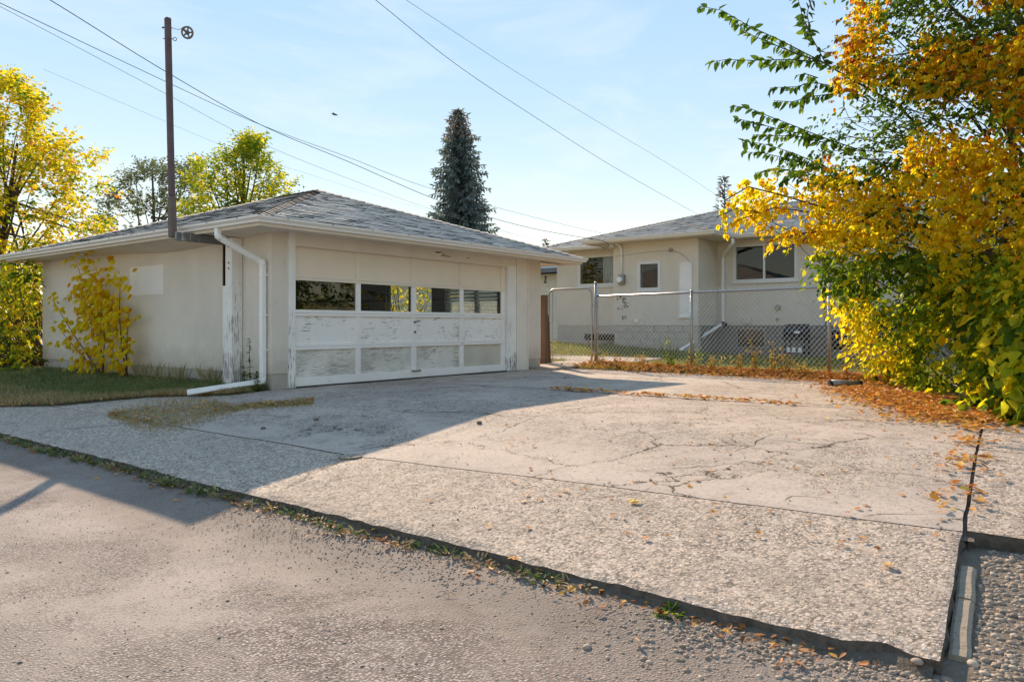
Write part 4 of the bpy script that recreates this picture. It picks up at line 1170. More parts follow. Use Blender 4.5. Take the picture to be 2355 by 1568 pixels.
for z in (.25, .62, 1.0, 1.42): p = fpt(0); MB().tube([(p.x, p.y, z), (p.x, p.y, z + .022)], .042, 10).build('clamp', MAT['steel'], FEN)
def chain(mb, A, d, L, z0, z1, sp, r, off):
    """zigzag wires woven as diamonds; two families of diagonals"""
    n = int(L / sp) + 1
    nrm = Vector((-d.y, d.x, 0))
    for s_ in (-1, 1):
        h = z1 - z0; run = h * .92
        x = -run if s_ > 0 else 0
        while x < L + (run if s_ < 0 else 0):
            # from bottom x to top x + s*run, clipped
            x0, x1 = x, x + s_ * run; za, zb = z0, z1
            if x0 < 0: f = (0 - x0) / (x1 - x0); x0, za = 0, z0 + h * f
            if x1 < 0: f = (0 - x0) / (x1 - x0); x1, zb = 0, za + (z1 - za) * f
            if x0 > L: f = (L - x0) / (x1 - x0); x0, za = L, z0 + h * f
            if x1 > L: f = (L - x0) / (x1 - x0); x1, zb = L, za + (z1 - za) * f
            if abs(x1 - x0) > .03:
                a = A + d * x0 + nrm * (off + s_ * .004); b = A + d * x1 + nrm * (off + s_ * .004)
                mb.tube([(a.x, a.y, za), (b.x, b.y, zb)], r if s_ > 0 else r * .55, 3, cap=False)
            x += sp
m = MB(); chain(m, fpt(.01), fdn, fL * 1.6, .10, 1.65, .09, .0043, .028)
m.build('wire_mesh', MAT['wire'], FEN, kind='stuff')
gate = empty('chain_link_gate', (14.07, 8.75, 0), 'round cornered tubular gate with chain link beside the garage corner', 'gate')
def rrect(y0, y1, z0, z1, r, x):
    pts = []
    for cy, cz, a0 in ((y1 - r, z1 - r, 0), (y0 + r, z1 - r, 90), (y0 + r, z0 + r, 180), (y1 - r, z0 + r, 270)):
        for k in range(6):
            a = math.radians(a0 + 90 * k / 5); pts.append((x, cy + r * math.cos(a), cz + r * math.sin(a)))
    return pts + [pts[0], pts[1]]
gy0, gy1 = 8.70, 9.86
MB().tube(rrect(gy0, gy1, .05, 1.74, .14, 14.07), .022, 8).build('gate_frame', MAT['steel'], gate, smooth=True)
m = MB(); chain(m, Vector((14.07, gy1 - .02, 0)), Vector((0, -1, 0)), gy1 - gy0 - .04, .08, 1.71, .09, .0038, .0); m.build('wire_mesh', MAT['wire'], gate, kind='stuff')
MB().bar((14.07, gy1 - .1, .1), (14.07, gy1 - .1, 1.7), .014, .006).build('tension_bar', MAT['steel'], gate)
for z in (.3, 1.35): MB().tube([(14.07, 8.60, z), (14.07, 8.71, z + .01)], .012, 6).tube([(14.07, 8.6, z - .02), (14.07, 8.6, z + .03)], .045, 10).build('hinge', MAT['steel'], gate)
MB().tube([(14.07, gy1 - .03, .95), (14.07, gy1 + .10, .96)], .014, 6).tube([(14.07, gy1, .92), (14.07, gy1, .99)], .034, 8).build('latch', MAT['steel'], gate)
# boards by the garage corner
bx = at_w(1247, 760, 9.4)
m = MB(); m.box(13.58, 13.70, 9.63, 9.77, -.02, 1.60); o = m.build('gate_post', MAT['board'], bevel=.006); put(o, 'square brown painted wooden post between garage corner and gate', 'post')
m = MB(); m.bar((13.85, 9.72, .02), (13.78, 9.74, 1.15), .02, .14, (0, 1, 0)); o = m.build('broken_plank', MAT['board'], bevel=.004); put(o, 'split brown plank leaning beside the square post by the gate', 'plank')

# ================================================================ NEIGHBOUR GARAGE
NG = empty('neighbour_garage', (24, 17, .3), 'pale sided outbuilding with dark eaves glimpsed between garage and house', 'outbuilding')
MB().box(24.02, 24.2, 15.6, 26, .1, 2.95).box(24.2, 31, 15.6, 15.8, .1, 2.95).box(30.8, 31, 15.8, 26, .1, 2.95).build('wall', MAT['siding'], NG)
for k in range(11):
    z = .36 + k * .235
    m = MB(); m.face([(23.985, 15.58, z), (23.985, 26, z), (24.012, 26, z + .233), (24.012, 15.58, z + .233)][::-1]); m.face([(23.985, 15.58, z), (24.015, 15.58, z), (24.015, 26, z), (23.985, 26, z)][::-1]); m.build('siding_plank', MAT['siding'], NG)
MB().box(23.5, 31.5, 15.0, 26.6, 2.98, 3.10).build('eave', MAT['roof_under'], NG)
MB().box(23.46, 23.498, 15.0, 26.6, 2.96, 3.13).build('gutter', MAT['cable_grey'], NG)
d_ = MB(); d_.face([(23.5, 15, 3.11), (31.5, 15, 3.11), (27.5, 19, 4.2)]); d_.face([(23.5, 26.6, 3.11), (23.5, 15, 3.11), (27.5, 19, 4.2), (27.5, 22.6, 4.2)]); d_.face([(31.5, 15, 3.11), (31.5, 26.6, 3.11), (27.5, 22.6, 4.2), (27.5, 19, 4.2)]); d_.face([(31.5, 26.6, 3.11), (23.5, 26.6, 3.11), (27.5, 22.6, 4.2)])
d_.build('roof', MAT['shingle_house'], NG)
nm = at_n(1252, 642, 23.97)
m = MB(); m.bar(nm + Vector((0, -.07, .12)), nm + Vector((0, .0, -.14)), .01, .045, (0, 1, 0)); m.bar(nm + Vector((0, -.10, -.14)), nm + Vector((0, .05, -.14)), .012, .03); m.bar(nm + Vector((0, -.06, .12)), nm + Vector((0, .02, .07)), .011, .03)
m.build('house_number', MAT['black'], NG)

# ================================================================ BARBECUE
bb = empty('barbecue', (20.7, 6.25, .05), 'black lidded barbecue standing against the dark house foundation', 'barbecue')
m = MB(); ys = [5.98, 6.54]
prof = [(20.45, .62), (20.42, .72), (20.48, .86), (20.62, .94), (20.82, .95), (20.92, .86), (20.95, .62)]
m.face([(x, 5.98, z) for x, z in prof]); m.face([(x, 6.54, z) for x, z in prof][::-1])
for (a, za), (b, zb) in zip(prof, prof[1:] + prof[:1]): m.face([(a, 5.98, za), (a, 6.54, za), (b, 6.54, zb), (b, 5.98, zb)])
m.build('lid', MAT['black'], bb)
MB().box(20.44, 20.96, 5.96, 6.56, .50, .618).build('firebox', MAT['black'], bb, bevel=.01)
for y in (6.0, 6.5):
    for x in (20.5, 20.9): MB().box(x - .02, x + .02, y - .02, y + .02, .03, .498).build('leg', MAT['black'], bb)
MB().box(20.46, 20.94, 5.98, 6.52, .16, .18).build('shelf', MAT['black'], bb)
MB().box(20.40, 20.418, 6.1, 6.24, .70, .76).build('badge', MAT['white'], bb)
for y in (5.55, 6.8): MB().box(20.5, 20.9, min(y, 6.0 if y < 6 else 6.58), max(y, 5.95 if y < 6 else y), .58, .60).build('side_shelf', MAT['black'], bb)
for i, y in enumerate((6.1, 6.26, 6.4)):
    o = MB().tube([(20.44, y, .182), (20.44, y, .28), (20.44, y, .32)], [.05, .05, .02], 8).build('jug', MAT['white']); put(o, 'small white container on the lower shelf of the black barbecue', 'container', 'white containers on the barbecue shelf')

# ================================================================ TREES
def limb(mb, p, q, r0, r1, bend=.1, k=6, sides=6):
    p, q = Vector(p), Vector(q); L = (q - p).length; off = Vector((random.gauss(0, 1), random.gauss(0, 1), random.gauss(0, .6))) * L * bend
    pts = [p.lerp(q, i / k) + off * math.sin(math.pi * i / k) * .5 for i in range(k + 1)]
    mb.tube(pts, [r0 + (r1 - r0) * i / k for i in range(k + 1)], sides)
    return pts

# ---- right-hand tree: elm with creeper growing over it, shrubs below
TB = Vector((12.9, .55, 0.0))
elm = empty('elm_tree', TB, 'dark green elm behind the creeper with leafy shoots reaching over the sky', 'tree')
tk = MB(); limb(tk, TB + Vector((0, 0, -.1)), TB + Vector((.1, -.2, 6.5)), .24, .10, .03, 8, 9); tk.build('trunk', MAT['bark'], elm, smooth=True)
creeper = empty('creeper_vine', TB + Vector((-.5, .4, 0)), 'orange and golden yellow creeper hanging over the tree beside the yard', 'creeper')
shrub = empty('leafy_shrub', (9.2, .9, 0), 'yellow green shrub spilling leaves onto the edge of the driveway', 'shrub')
LB = [(-260, 2010), (0, 1985), (60, 1960), (130, 1940), (200, 1930), (260, 1895), (330, 1850), (385, 1800), (420, 1735), (450, 1690), (500, 1700), (545, 1770), (570, 1880), (600, 1895), (640, 1905), (680, 1935), (740, 1962), (790, 1978), (830, 2030), (860, 2055), (900, 2080), (935, 2150), (965, 2240)]
def lbound(y):
    for (y0, x0), (y1, x1) in zip(LB[:-1], LB[1:]):
        if y0 <= y <= y1: return x0 + (x1 - x0) * (y - y0) / (y1 - y0)
    return LB[0][1] if y < 0 else LB[-1][1]
def yfront(x, y):
    up = 10.4 - min(1, max(0, (x - 1650) / 750)) * 3.0
    lo = 11.4 - min(1, max(0, (x - 2060) / 300)) * 4.3
    t = sstep((y - 560) / 220)
    return up * (1 - t) + lo * t
gl_, cl_, sl_ = Leaves(), Leaves(), Leaves()
limbs = MB(); vines = MB(); stems = MB()
trunk_at = lambda z: TB + Vector((.015 * z, -.03 * z, z))
def clump_ok(x, y, s=130.0):
    return mnoise.noise(Vector((x / s, y / s, 2.2))) 
# dark green inner mass of the elm
nspr = 0
while nspr < 1250:
    y = random.uniform(-160, 930); xl = lbound(y) + random.uniform(25, 70)
    if y > 400 and y < 580: xl = 1960
    x = xl + (2560 - xl) * random.random() ** 1.05
    if clump_ok(x, y) < -.12: continue
    dpt = yfront(x, y) + (random.uniform(-.35, 1.8) if y < 400 else random.uniform(.2, 2.4))
    p = at_d(x, y, dpt)
    if p.z < .15: continue
    out = Vector((-UX, UY, 0)) * random.uniform(.2, 1) + Vector((random.gauss(0, .5), random.gauss(0, .5), random.uniform(-.5, .2)))
    gl_.spray(p, out, random.uniform(.35, .7), random.randint(11, 16), .078, random.choice((.12, .2, .26, .34, .42)), .07)
    nspr += 1
# outer creeper: golden and orange
n = 0
while n < 3700:
    y = random.uniform(-160, 700); xl = lbound(y)
    x = xl + (2540 - xl) * random.random()
    c = clump_ok(x + 300, y, 110); lowb = 400 < y < 565
    if c < (-.30 if lowb else (.09 if y < 400 else -.02)): continue
    if y > 572 and (x < 2150 or random.random() < .5): continue
    dpt = yfront(x, y) + random.uniform(-.6, 1.1)
    p = at_d(x, y, dpt)
    if lowb: hue = random.gauss(.73, .05)
    elif y < 330: hue = random.choice((.64, .68, .72, .76, .80, .85, .90)) + .12 * c
    elif y < 400: hue = random.choice((.66, .70, .74, .78, .82, .88))
    else: hue = random.gauss(.64, .07)
    d0 = Vector((-UX, UY, 0)) * random.uniform(-.1, 1) + Vector((random.gauss(0, .5), random.gauss(0, .5), -random.uniform(.2, 1)))
    for _ in range(random.randint(2, 4)):
        cl_.palm(p + Vector((random.gauss(0, .09), random.gauss(0, .09), random.gauss(0, .09))), d0 + Vector((random.gauss(0, .5), random.gauss(0, .5), random.gauss(0, .4))), random.uniform(.042, .095), hue)
    n += 1
# vine stems and limbs crossing the mass
for k in range(90):
    y = random.uniform(-200, 640); xl = lbound(y); x = random.uniform(xl + 30, 2600)
    q = at_d(x, y, yfront(x, y) + random.uniform(-.3, 1.2)); p = trunk_at(max(.6, min(6, q.z + random.uniform(-1.6, .6))))
    b = p.lerp(q, random.uniform(.3, .6))
    limb(vines if k % 3 else limbs, b, q, random.uniform(.008, .016), .004, .12, 6, 5)
for k in range(150):
    y = random.uniform(-150, 600); x = random.uniform(lbound(y) + 10, 2480); d_ = yfront(x, y) - random.uniform(.2, .65)
    q = at_d(x, y, d_); b = at_d(x + random.uniform(60, 170), y + random.uniform(-20, 110), d_ + random.uniform(.2, .9)); limb(vines, b, q, random.uniform(.005, .009), .0025, .12, 6, 4)
for k in range(26):
    y = random.uniform(-200, 520); x = random.uniform(lbound(y) + 120, 2500)
    q = at_d(x, y, yfront(x, y) + 1.0); limb(limbs, trunk_at(max(1.5, min(6.0, q.z - 1.2))), q, .055, .012, .08, 7, 6)
# green shoots against the sky
def shoot(pts, dpt, r, ll, hue, dens=2.6, side=True):
    P = [at_d(x, y, dpt) for x, y in pts]
    limbs.tube(P, [r + (.003 - r) * i / (len(P) - 1) for i in range(len(P))], 5)
    for a, b in zip(P[:-1], P[1:]):
        L = (b - a).length; k = max(2, int(L / .05 * dens / 2.6)); dv = (b - a).normalized(); sd = dv.cross(Vector((UY, UX, 0))).normalized()
        for i in range(k):
            q = a.lerp(b, (i + random.random() * .6) / k)
            sg = random.choice((-1, 1))
            ld = dv * random.uniform(.2, .8) + sd * sg * random.uniform(.15, .7) + Vector((random.gauss(0, .25), random.gauss(0, .25), -random.uniform(.35, 1.0)))
            l = ll * random.uniform(.7, 1.15); gl_.add(q, ld, (random.gauss(0, .6), random.gauss(0, .6), .6), l, l * .5, hue + random.gauss(0, .05))
A_ = 9.6
shoot([(2150, 330), (2060, 240), (1960, 185), (1890, 143), (1820, 122), (1780, 95)], A_, .02, .09, .2, 1.2)
for pts in ([(1890, 143), (1790, 92), (1720, 60), (1660, 25), (1606, 15)], [(1840, 128), (1770, 100), (1720, 78), (1690, 50)], [(1890, 143), (1810, 138), (1730, 140), (1670, 138), (1628, 144)], [(1850, 140), (1790, 150), (1745, 150)], [(1900, 150), (1865, 85), (1845, 40), (1830, -20)], [(1870, 95), (1850, 70), (1840, 45)], [(1862, 75), (1855, 30), (1870, -10)],
            [(1990, 225), (1920, 200), (1870, 190), (1830, 200), (1770, 203)], [(1930, 215), (1870, 222), (1820, 235), (1778, 232)], [(1880, 200), (1850, 225), (1840, 255)], [(1880, 180), (1850, 170), (1830, 175)],
            [(1990, 350), (1900, 320), (1830, 292), (1760, 265), (1720, 248), (1682, 244)], [(1880, 315), (1800, 300), (1740, 285), (1690, 272)], [(1900, 330), (1840, 315), (1780, 312), (1730, 310)],
            [(1980, 430), (1900, 385), (1830, 355), (1770, 335), (1700, 322)], [(1880, 380), (1810, 365), (1750, 352), (1705, 350)], [(1900, 410), (1840, 395), (1790, 388), (1735, 398)], [(1930, 420), (1870, 415), (1810, 405), (1790, 425)]):
    shoot(pts, A_ + random.uniform(-.25, .35), .008, .125, random.choice((.22, .3, .36)), 4.2)
# long yellow branch over the house roof
for pts in ([(2150, 520), (2000, 505), (1880, 490), (1780, 478), (1700, 505), (1655, 530)], [(1900, 480), (1800, 450), (1720, 430), (1665, 462)], [(1950, 530), (1860, 535), (1800, 545), (1760, 560)], [(1880, 520), (1850, 550), (1840, 565)], [(1750, 490), (1690, 480), (1648, 500)]):
    P = [at_d(x, y, 9.3 + random.uniform(-.2, .3)) for x, y in pts]; vines.tube(P, [.012 - .0015 * i for i in range(len(P))], 5)
    for a, b in zip(P[:-1], P[1:]):
        for i in range(int((b - a).length / .035)):
            q = a.lerp(b, random.random()) + Vector((random.gauss(0, .05), random.gauss(0, .05), random.gauss(0, .07)))
            cl_.palm(q, Vector((-.3, .5, -.9)) + Vector((random.gauss(0, .5), random.gauss(0, .5), random.gauss(0, .3))), random.uniform(.075, .11), random.gauss(.74, .04), k=4)
# the crown goes on behind the leaves that face the yard
for k in range(420):
    a = random.random() * 6.283; b = math.asin(random.uniform(-.9, 1)); r = random.random() ** .4
    p = Vector((14.6 + 2.6 * r * math.cos(a) * math.cos(b), -1.0 + 2.6 * r * math.sin(a) * math.cos(b), 2.9 + 2.8 * r * math.sin(b)))
    x, y, f = to_px(p)
    if p.z < .1 or x < lbound(min(965, y)) + 90 or (400 < y < 580 and x < 1990): continue
    gl_.spray(p, (math.cos(a), math.sin(a), -.3), random.uniform(.4, .8), 12, .13, random.choice((.08, .15, .22, .30, .5, .66)), .07)
limbs.build('limbs', MAT['bark'], elm, smooth=True, kind='stuff'); vines.build('stems', MAT['twig'], creeper, smooth=True, kind='stuff')
gl_.build('foliage', MAT['leaf_elm'], elm)
cl_.build('foliage', MAT['leaf'], creeper)
# shrub: bigger leaves low down
n = 0
while n < 2150:
    y = random.uniform(575, 985); xl = lbound(min(y, 960))
    x = xl + (2560 - xl) * random.random()
    c = clump_ok(x + 50, y + 900, 90)
    if c < -.30: continue
    near = yfront(x, y)
    dpt = near + random.uniform(-.5, .9)
    p = at_d(x, y, dpt)
    if p.z < .04: continue
    big = .10 + .055 * sstep((x - 2050) / 250) * sstep((y - 650) / 150)
    if y < 715 and x < 2170: hue = random.choice((.22, .28, .34, .40, .46, .55))
    else: hue = random.choice((.28, .36, .42, .48, .52, .57, .63, .70))
    if x - xl < 70 and 660 < y < 830: hue = random.gauss(.70, .04)
    d0 = Vector((-UX, UY, 0)) * random.uniform(.0, 1) + Vector((random.gauss(0, .5) - .2, random.gauss(0, .5), -random.uniform(.1, .8)))
    sl_.spray(p, d0, random.uniform(.2, .45), random.randint(5, 9), big, hue, .045, .5, .58)
    n += 1
for k in range(60):
    y = random.uniform(640, 950); x = random.uniform(lbound(y) + 20, 2650); q = at_d(x, y, yfront(x, y) + .1)
    b = Vector((q.x * .6 + 11.5 * .4, q.y * .5 + .2, zt(q.x, q.y))); limb(stems, b, q, .012, .004, .1, 6, 5)
stems.build('stems', MAT['twig'], shrub, smooth=True, kind='stuff')
# the leaves that show largest are single parts
size = []
for i, p in enumerate(sl_.P):
    x, y, f = to_px(p)
    if 0 < x < 2354 and y < 1000: size.append((sl_.L[i] / (f + .9 * (f - yfront(x, y) > .15)), i))
size.sort(reverse=True); top = [i for _, i in size[:290]]
sl_.single(top, 'leaf', MAT['leaf'], shrub); sl_.drop(top)
sl_.build('foliage', MAT['leaf'], shrub)

# ---- trees behind the garage
def crown_tree(name, base, label, outline, dpt, depth, nspr, ll, hues, mat, limbs_n, top, cat='tree', group=None, k=(8, 13), jit=.06, slen=(.4, .9), low=None, bias=1.0):
    """outline(y) -> (xl, xr) at measured heights; a crown with its own depth"""
    t = empty(name, base, label, cat, group); mb = MB(); base = Vector(base)
    topv = Vector(top); tr = MB(); limb(tr, base + Vector((0, 0, -.1)), topv, ll * 1.2, ll * .25, .03, 7, 7); tr.build('trunk', MAT['bark'], t, smooth=True)
    L = Leaves(); c = 0; tries = 0
    y0, y1 = outline['y']
    while c < nspr and tries < nspr * 12:
        tries += 1
        y = random.uniform(y0, y1); xl, xr = outline['x'](y)
        if xr <= xl: continue
        x = random.uniform(xl, xr)
        if mnoise.noise(Vector((x / outline['s'], y / outline['s'], dpt))) < outline.get('gap', -.15): continue
        p = at_d(x, y, dpt + random.uniform(-1, 1) * depth)
        if low is not None and p.z < low: continue
        o = (p - (base + Vector((0, 0, (topv.z - base.z) * .5)))).normalized()
        L.spray(p, o + Vector((random.gauss(0, .5), random.gauss(0, .5), random.gauss(0, .4))), random.uniform(*slen), random.randint(*k), ll, random.choice(hues) + .08 * mnoise.noise(Vector((x / 60, y / 60, 8))), jit)
        if c % max(1, nspr // limbs_n) == 0: limb(mb, base.lerp(topv, random.uniform(.25, .8)), p, ll * .35, ll * .06, .06, 6, 5)
        c += 1
    mb.build('limbs', MAT['bark'], t, smooth=True, kind='stuff'); L.build('foliage', mat, t); return t
def poly_x(pts):
    def f(y):
        xs_ = []
        for (xa, ya), (xb, yb) in zip(pts, pts[1:] + pts[:1]):
            if (ya - y) * (yb - y) < 0: xs_.append(xa + (xb - xa) * (y - ya) / (yb - ya))
        xs_.sort(); return (xs_[0], xs_[-1]) if len(xs_) > 1 else (0, -1)
    return f
b_ = at_d(-40, 840, 21); b_.z = 0
crown_tree('yellow_tree', b_, 'bushy yellow and green tree rising behind the far end of the garage', {'y': (180, 720), 's': 55, 'gap': -.12, 'x': poly_x([(-150, 300), (-120, 215), (0, 196), (60, 205), (110, 290), (140, 320), (165, 355), (225, 365), (232, 420), (205, 480), (238, 520), (240, 560), (150, 640), (80, 720), (-150, 720)])},
           21, 1.8, 2700, .13, (.40, .48, .56, .62, .66, .70, .74, .82), MAT['leaf_far'], 40, at_d(40, 330, 21))
b_ = at_d(555, 760, 31); b_.z = 0
crown_tree('golden_tree', b_, 'golden leaved tree whose crown shows above the garage roof', {'y': (322, 560), 's': 45, 'gap': -.22, 'x': poly_x([(430, 560), (425, 420), (455, 380), (500, 370), (545, 355), (560, 325), (595, 325), (605, 365), (640, 400), (672, 425), (660, 450), (690, 560)])},
           31, 1.6, 1400, .15, (.38, .44, .48, .54, .6, .66), MAT['leaf_far'], 26, at_d(560, 340, 31))
b_ = at_d(340, 760, 44); b_.z = 0
crown_tree('willow_tree', b_, 'grey green distant tree between the rusty pole and the yellow trees', {'y': (382, 560), 's': 38, 'gap': -.2, 'x': poly_x([(235, 560), (232, 470), (270, 420), (300, 400), (330, 385), (380, 392), (430, 388), (460, 380), (470, 560)])},
           44, 2.2, 1050, .17, (.2, .35, .5, .6), MAT['leaf_dull'], 30, at_d(350, 395, 44), slen=(.5, 1.1))

# ---- spruce
sb = at_d(1072, 700, 46); sb.z = 0
stop = at_d(1053, 252, 46)
spr = empty('spruce_tree', sb, 'tall blue green spruce standing alone behind the garage roof', 'tree')
MB().tube([sb, stop], [.2, .03], 7).build('trunk', MAT['bark'], spr, smooth=True)
NL = Leaves(); hgt = stop.z - sb.z; br = MB()
for lev in range(64):
    f = lev / 63; z = stop.z - f * (hgt - 3.6) ; R_ = .25 + 2.15 * (f ** .6) + random.gauss(0, .12)
    nb = int(6 + 8 * f); ph = random.random() * 6.28
    for k in range(nb):
        a = ph + 2 * math.pi * k / nb + random.gauss(0, .15); R2 = R_ * random.uniform(.62, 1.2)
        dv = Vector((math.cos(a), math.sin(a), 0)); c = sb.lerp(stop, (z - sb.z) / hgt); c.z = z
        tip = c + dv * R2 + Vector((0, 0, -.16 * R2 + .04))
        if k % 2 == 0: br.tube([c, tip], [.03, .01], 4)
        steps = max(2, int(R2 / .17))
        for i in range(steps):
            t = (i + .6) / steps; q = c.lerp(tip, t) + Vector((0, 0, -.10 * math.sin(t * 3)))
            top_ = f < .16 and random.random() < .5
            for s_ in (-1, 1, 0):
                sd = Vector((-dv.y, dv.x, 0)) * s_
                ld = dv * .5 + sd * random.uniform(.4, .9) + Vector((0, 0, -random.uniform(.3, 1.1) if s_ else random.uniform(-.1, .3)))
                l = random.uniform(.2, .38)
                NL.add(q, ld, (random.gauss(0, .6), random.gauss(0, .6), .5), l, l * .42, .95 if top_ else random.choice((.1, .3, .45, .6, .75)) + .2 * mnoise.noise(q * .8))
br.build('branches', MAT['bark'], spr, kind='stuff'); NL.build('foliage', MAT['needle'], spr)
# small conifer tips beyond the roofs
for (px, py, dd, wd, lab) in ((1256, 553, 60, 12, 'tip of a dark conifer peeking over the garage eave'), (1664, 408, 52, 17, 'slim dark conifer rising behind the house roof')):
    b0 = at_d(px, 700, dd); b0.z = 0; tp = at_d(px + 2, py, dd); t = empty('conifer_tree', b0, lab, 'tree', 'conifers behind the house')
    MB().tube([b0, tp], [.15, .02], 6).build('trunk', MAT['bark'], t); L = Leaves()
    for i in range(260):
        f = random.random(); z = tp.z - f * 4.5; a = random.random() * 6.28; r = wd / FX * dd * (.25 + .9 * min(1, f * 1.6)) * random.random() ** .5
        L.add((b0.x + math.cos(a) * r, b0.y + math.sin(a) * r, z), (math.cos(a), math.sin(a), random.uniform(0, 1.2)), (0, 0, 1), .38, .16, random.choice((.1, .4, .95)))
    L.build('foliage', MAT['needle'], t)

# ---- yellow sapling against the alley wall, dark bush at the end of it
sw = at_n(235, 842, 5.95)
sap = empty('maple_sapling', (5.95, sw.y, zt(5.95, sw.y)), 'slender golden leaved sapling growing against the alley wall of the garage', 'sapling')
SL = Leaves(); st_ = MB()
for b_x, b_y, tips in ((236, 842, [(225, 700), (170, 600), (120, 690), (215, 640), (250, 690), (140, 760), (185, 800), (160, 840)]), (292, 850, [(275, 760), (262, 690), (275, 640), (300, 720), (255, 800)])):
    b0 = at_n(b_x, b_y, 5.95); b0.z = zt(5.95, b0.y)
    for tx, ty in tips:
        q = at_n(tx + random.uniform(-6, 6), ty, random.uniform(5.75, 6.08))
        pts = limb(st_, b0, q, .014, .004, .05, 8, 5)
        for i, p in enumerate(pts[3:]):
            for _ in range(6 if b_x < 260 else 4):
                SL.palm(p + Vector((random.gauss(0, .06), random.gauss(0, .22), random.gauss(0, .18))), (random.gauss(-.6, .5), random.gauss(0, .6), -.35), random.uniform(.09, .15), random.gauss(.73, .04), k=3)
for k in range(240):   # dense golden middle
    x, y = random.gauss(222, 30), random.gauss(690, 48)
    q = at_n(x, y, random.uniform(5.72, 6.08)); SL.palm(q, (random.gauss(-.6, .4), random.gauss(0, .6), -.4), random.uniform(.10, .16), random.gauss(.74, .03), k=3)
st_.build('stems', MAT['twig'], sap, smooth=True, kind='stuff')
SL.single(range(0, min(len(SL.P), 290 * 4), 4), 'leaf', MAT['leaf'], sap); SL.drop(range(0, min(len(SL.P), 290 * 4), 4)); SL.build('foliage', MAT['leaf'], sap)
bb0 = Vector((6.6, 18.4, 0))
bush = empty('garden_bush', bb0, 'shaded green and yellow bush at the far end of the garage wall', 'bush')
BL = Leaves(); bs = MB()
for k in range(1100):
    x, y = random.uniform(-150, 100), random.uniform(590, 845)
    q = at_d(x, y, random.uniform(15.0, 18.5))
    if q.y < 17.45 and q.x > 6.1: q.x = 6.05
    if q.z < .05: continue
    BL.spray(q, (random.gauss(-.5, .5), random.gauss(0, .6), random.gauss(-.1, .4)), random.uniform(.2, .5), random.randint(5, 9), .12, random.choice((.3, .44, .54, .62, .68, .72)), .05)
    if k % 12 == 0: limb(bs, bb0 + Vector((random.gauss(0, .3), random.gauss(0, .3), 0)), q, .02, .006, .08, 6, 5)
bs.build('stems', MAT['twig'], bush, kind='stuff'); BL.build('foliage', MAT['leaf_far'], bush)
# foliage seen through the garage windows
yb = Vector((15.9, 16.6, .2)); yt = empty('yard_shrub', yb, 'yellow shrub in the yard glimpsed through the garage windows', 'shrub'); YL = Leaves(); ym = MB()
for k in range(260):
    q = yb + Vector((random.gauss(0, .5), random.gauss(0, .8), random.uniform(.1, 2.7))); YL.spray(q, (random.gauss(0, 1), random.gauss(0, 1), .2), .3, 7, .13, random.choice((.45, .6, .68, .72, .76)), .05)
    if k % 12 == 0: limb(ym, yb, q, .02, .005, .06, 5, 5)
ym.build('stems', MAT['twig'], yt, kind='stuff'); YL.build('foliage', MAT['leaf_far'], yt)

# ================================================================ GRASS, WEEDS, LITTER
def verge_area():
    w = random.uniform(9.2, 22) if random.random() < .8 else random.uniform(9.2, 12); e = verge_min(w)
    n = e + (6.17 - e) * random.random()
    return (n, w)
def verge_hue(n, w):
    e = verge_min(w); t = (n - e) / (6.2 - e); base = .95 if t < .22 else (.76 if t < .36 else .48)
    return base + random.gauss(0, .14) + .45 * max(0, mnoise.noise(Vector((n * 1.4, w * .9, 5))))
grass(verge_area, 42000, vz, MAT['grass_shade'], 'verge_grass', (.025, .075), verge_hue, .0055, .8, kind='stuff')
def tuft_area():
    # grass growing over the slab seam near the garage corner
    x, y = random.uniform(250, 720), 0
    t = (x - 250) / 470; yc = 955 - 14 * t + 6 * math.sin(t * 9); hw = (6 + 26 * math.sin(min(1, t * 1.6) * 3.14) ** 1) * (1 if t < .63 else .35)
    if t > .63: yc = 938 - 14 * (t - .63) / .37; hw = 7
    y = random.gauss(yc, max(3, abs(hw) * .55)); p = at_g(x, y)
    return (p.x, p.y)
grass(tuft_area, 9000, lambda n, w: zt(n, w) - .004, MAT['grass_shade'], 'seam_grass', (.012, .045), lambda n, w: random.gauss(.96, .12), .005, 1.6, kind='stuff')
def yard_area():
    n = 13.2 + 7 * random.random() ** 1.2; w = random.uniform(1.5, 14.5)
    if 12.3 < n < 15.1 and 8.5 < w < 9.9: return None
    if 15.0 < n < 16.3 and 8.0 < w < 11.2: return None
    return (n, w)
grass(yard_area, 42000, lambda n, w: zt(n, w), MAT['grass_sun'], 'yard_grass', (.04, .12), lambda n, w: (.62 if n < 14.6 else .3) + random.gauss(0, .2), .008, .8, kind='stuff')

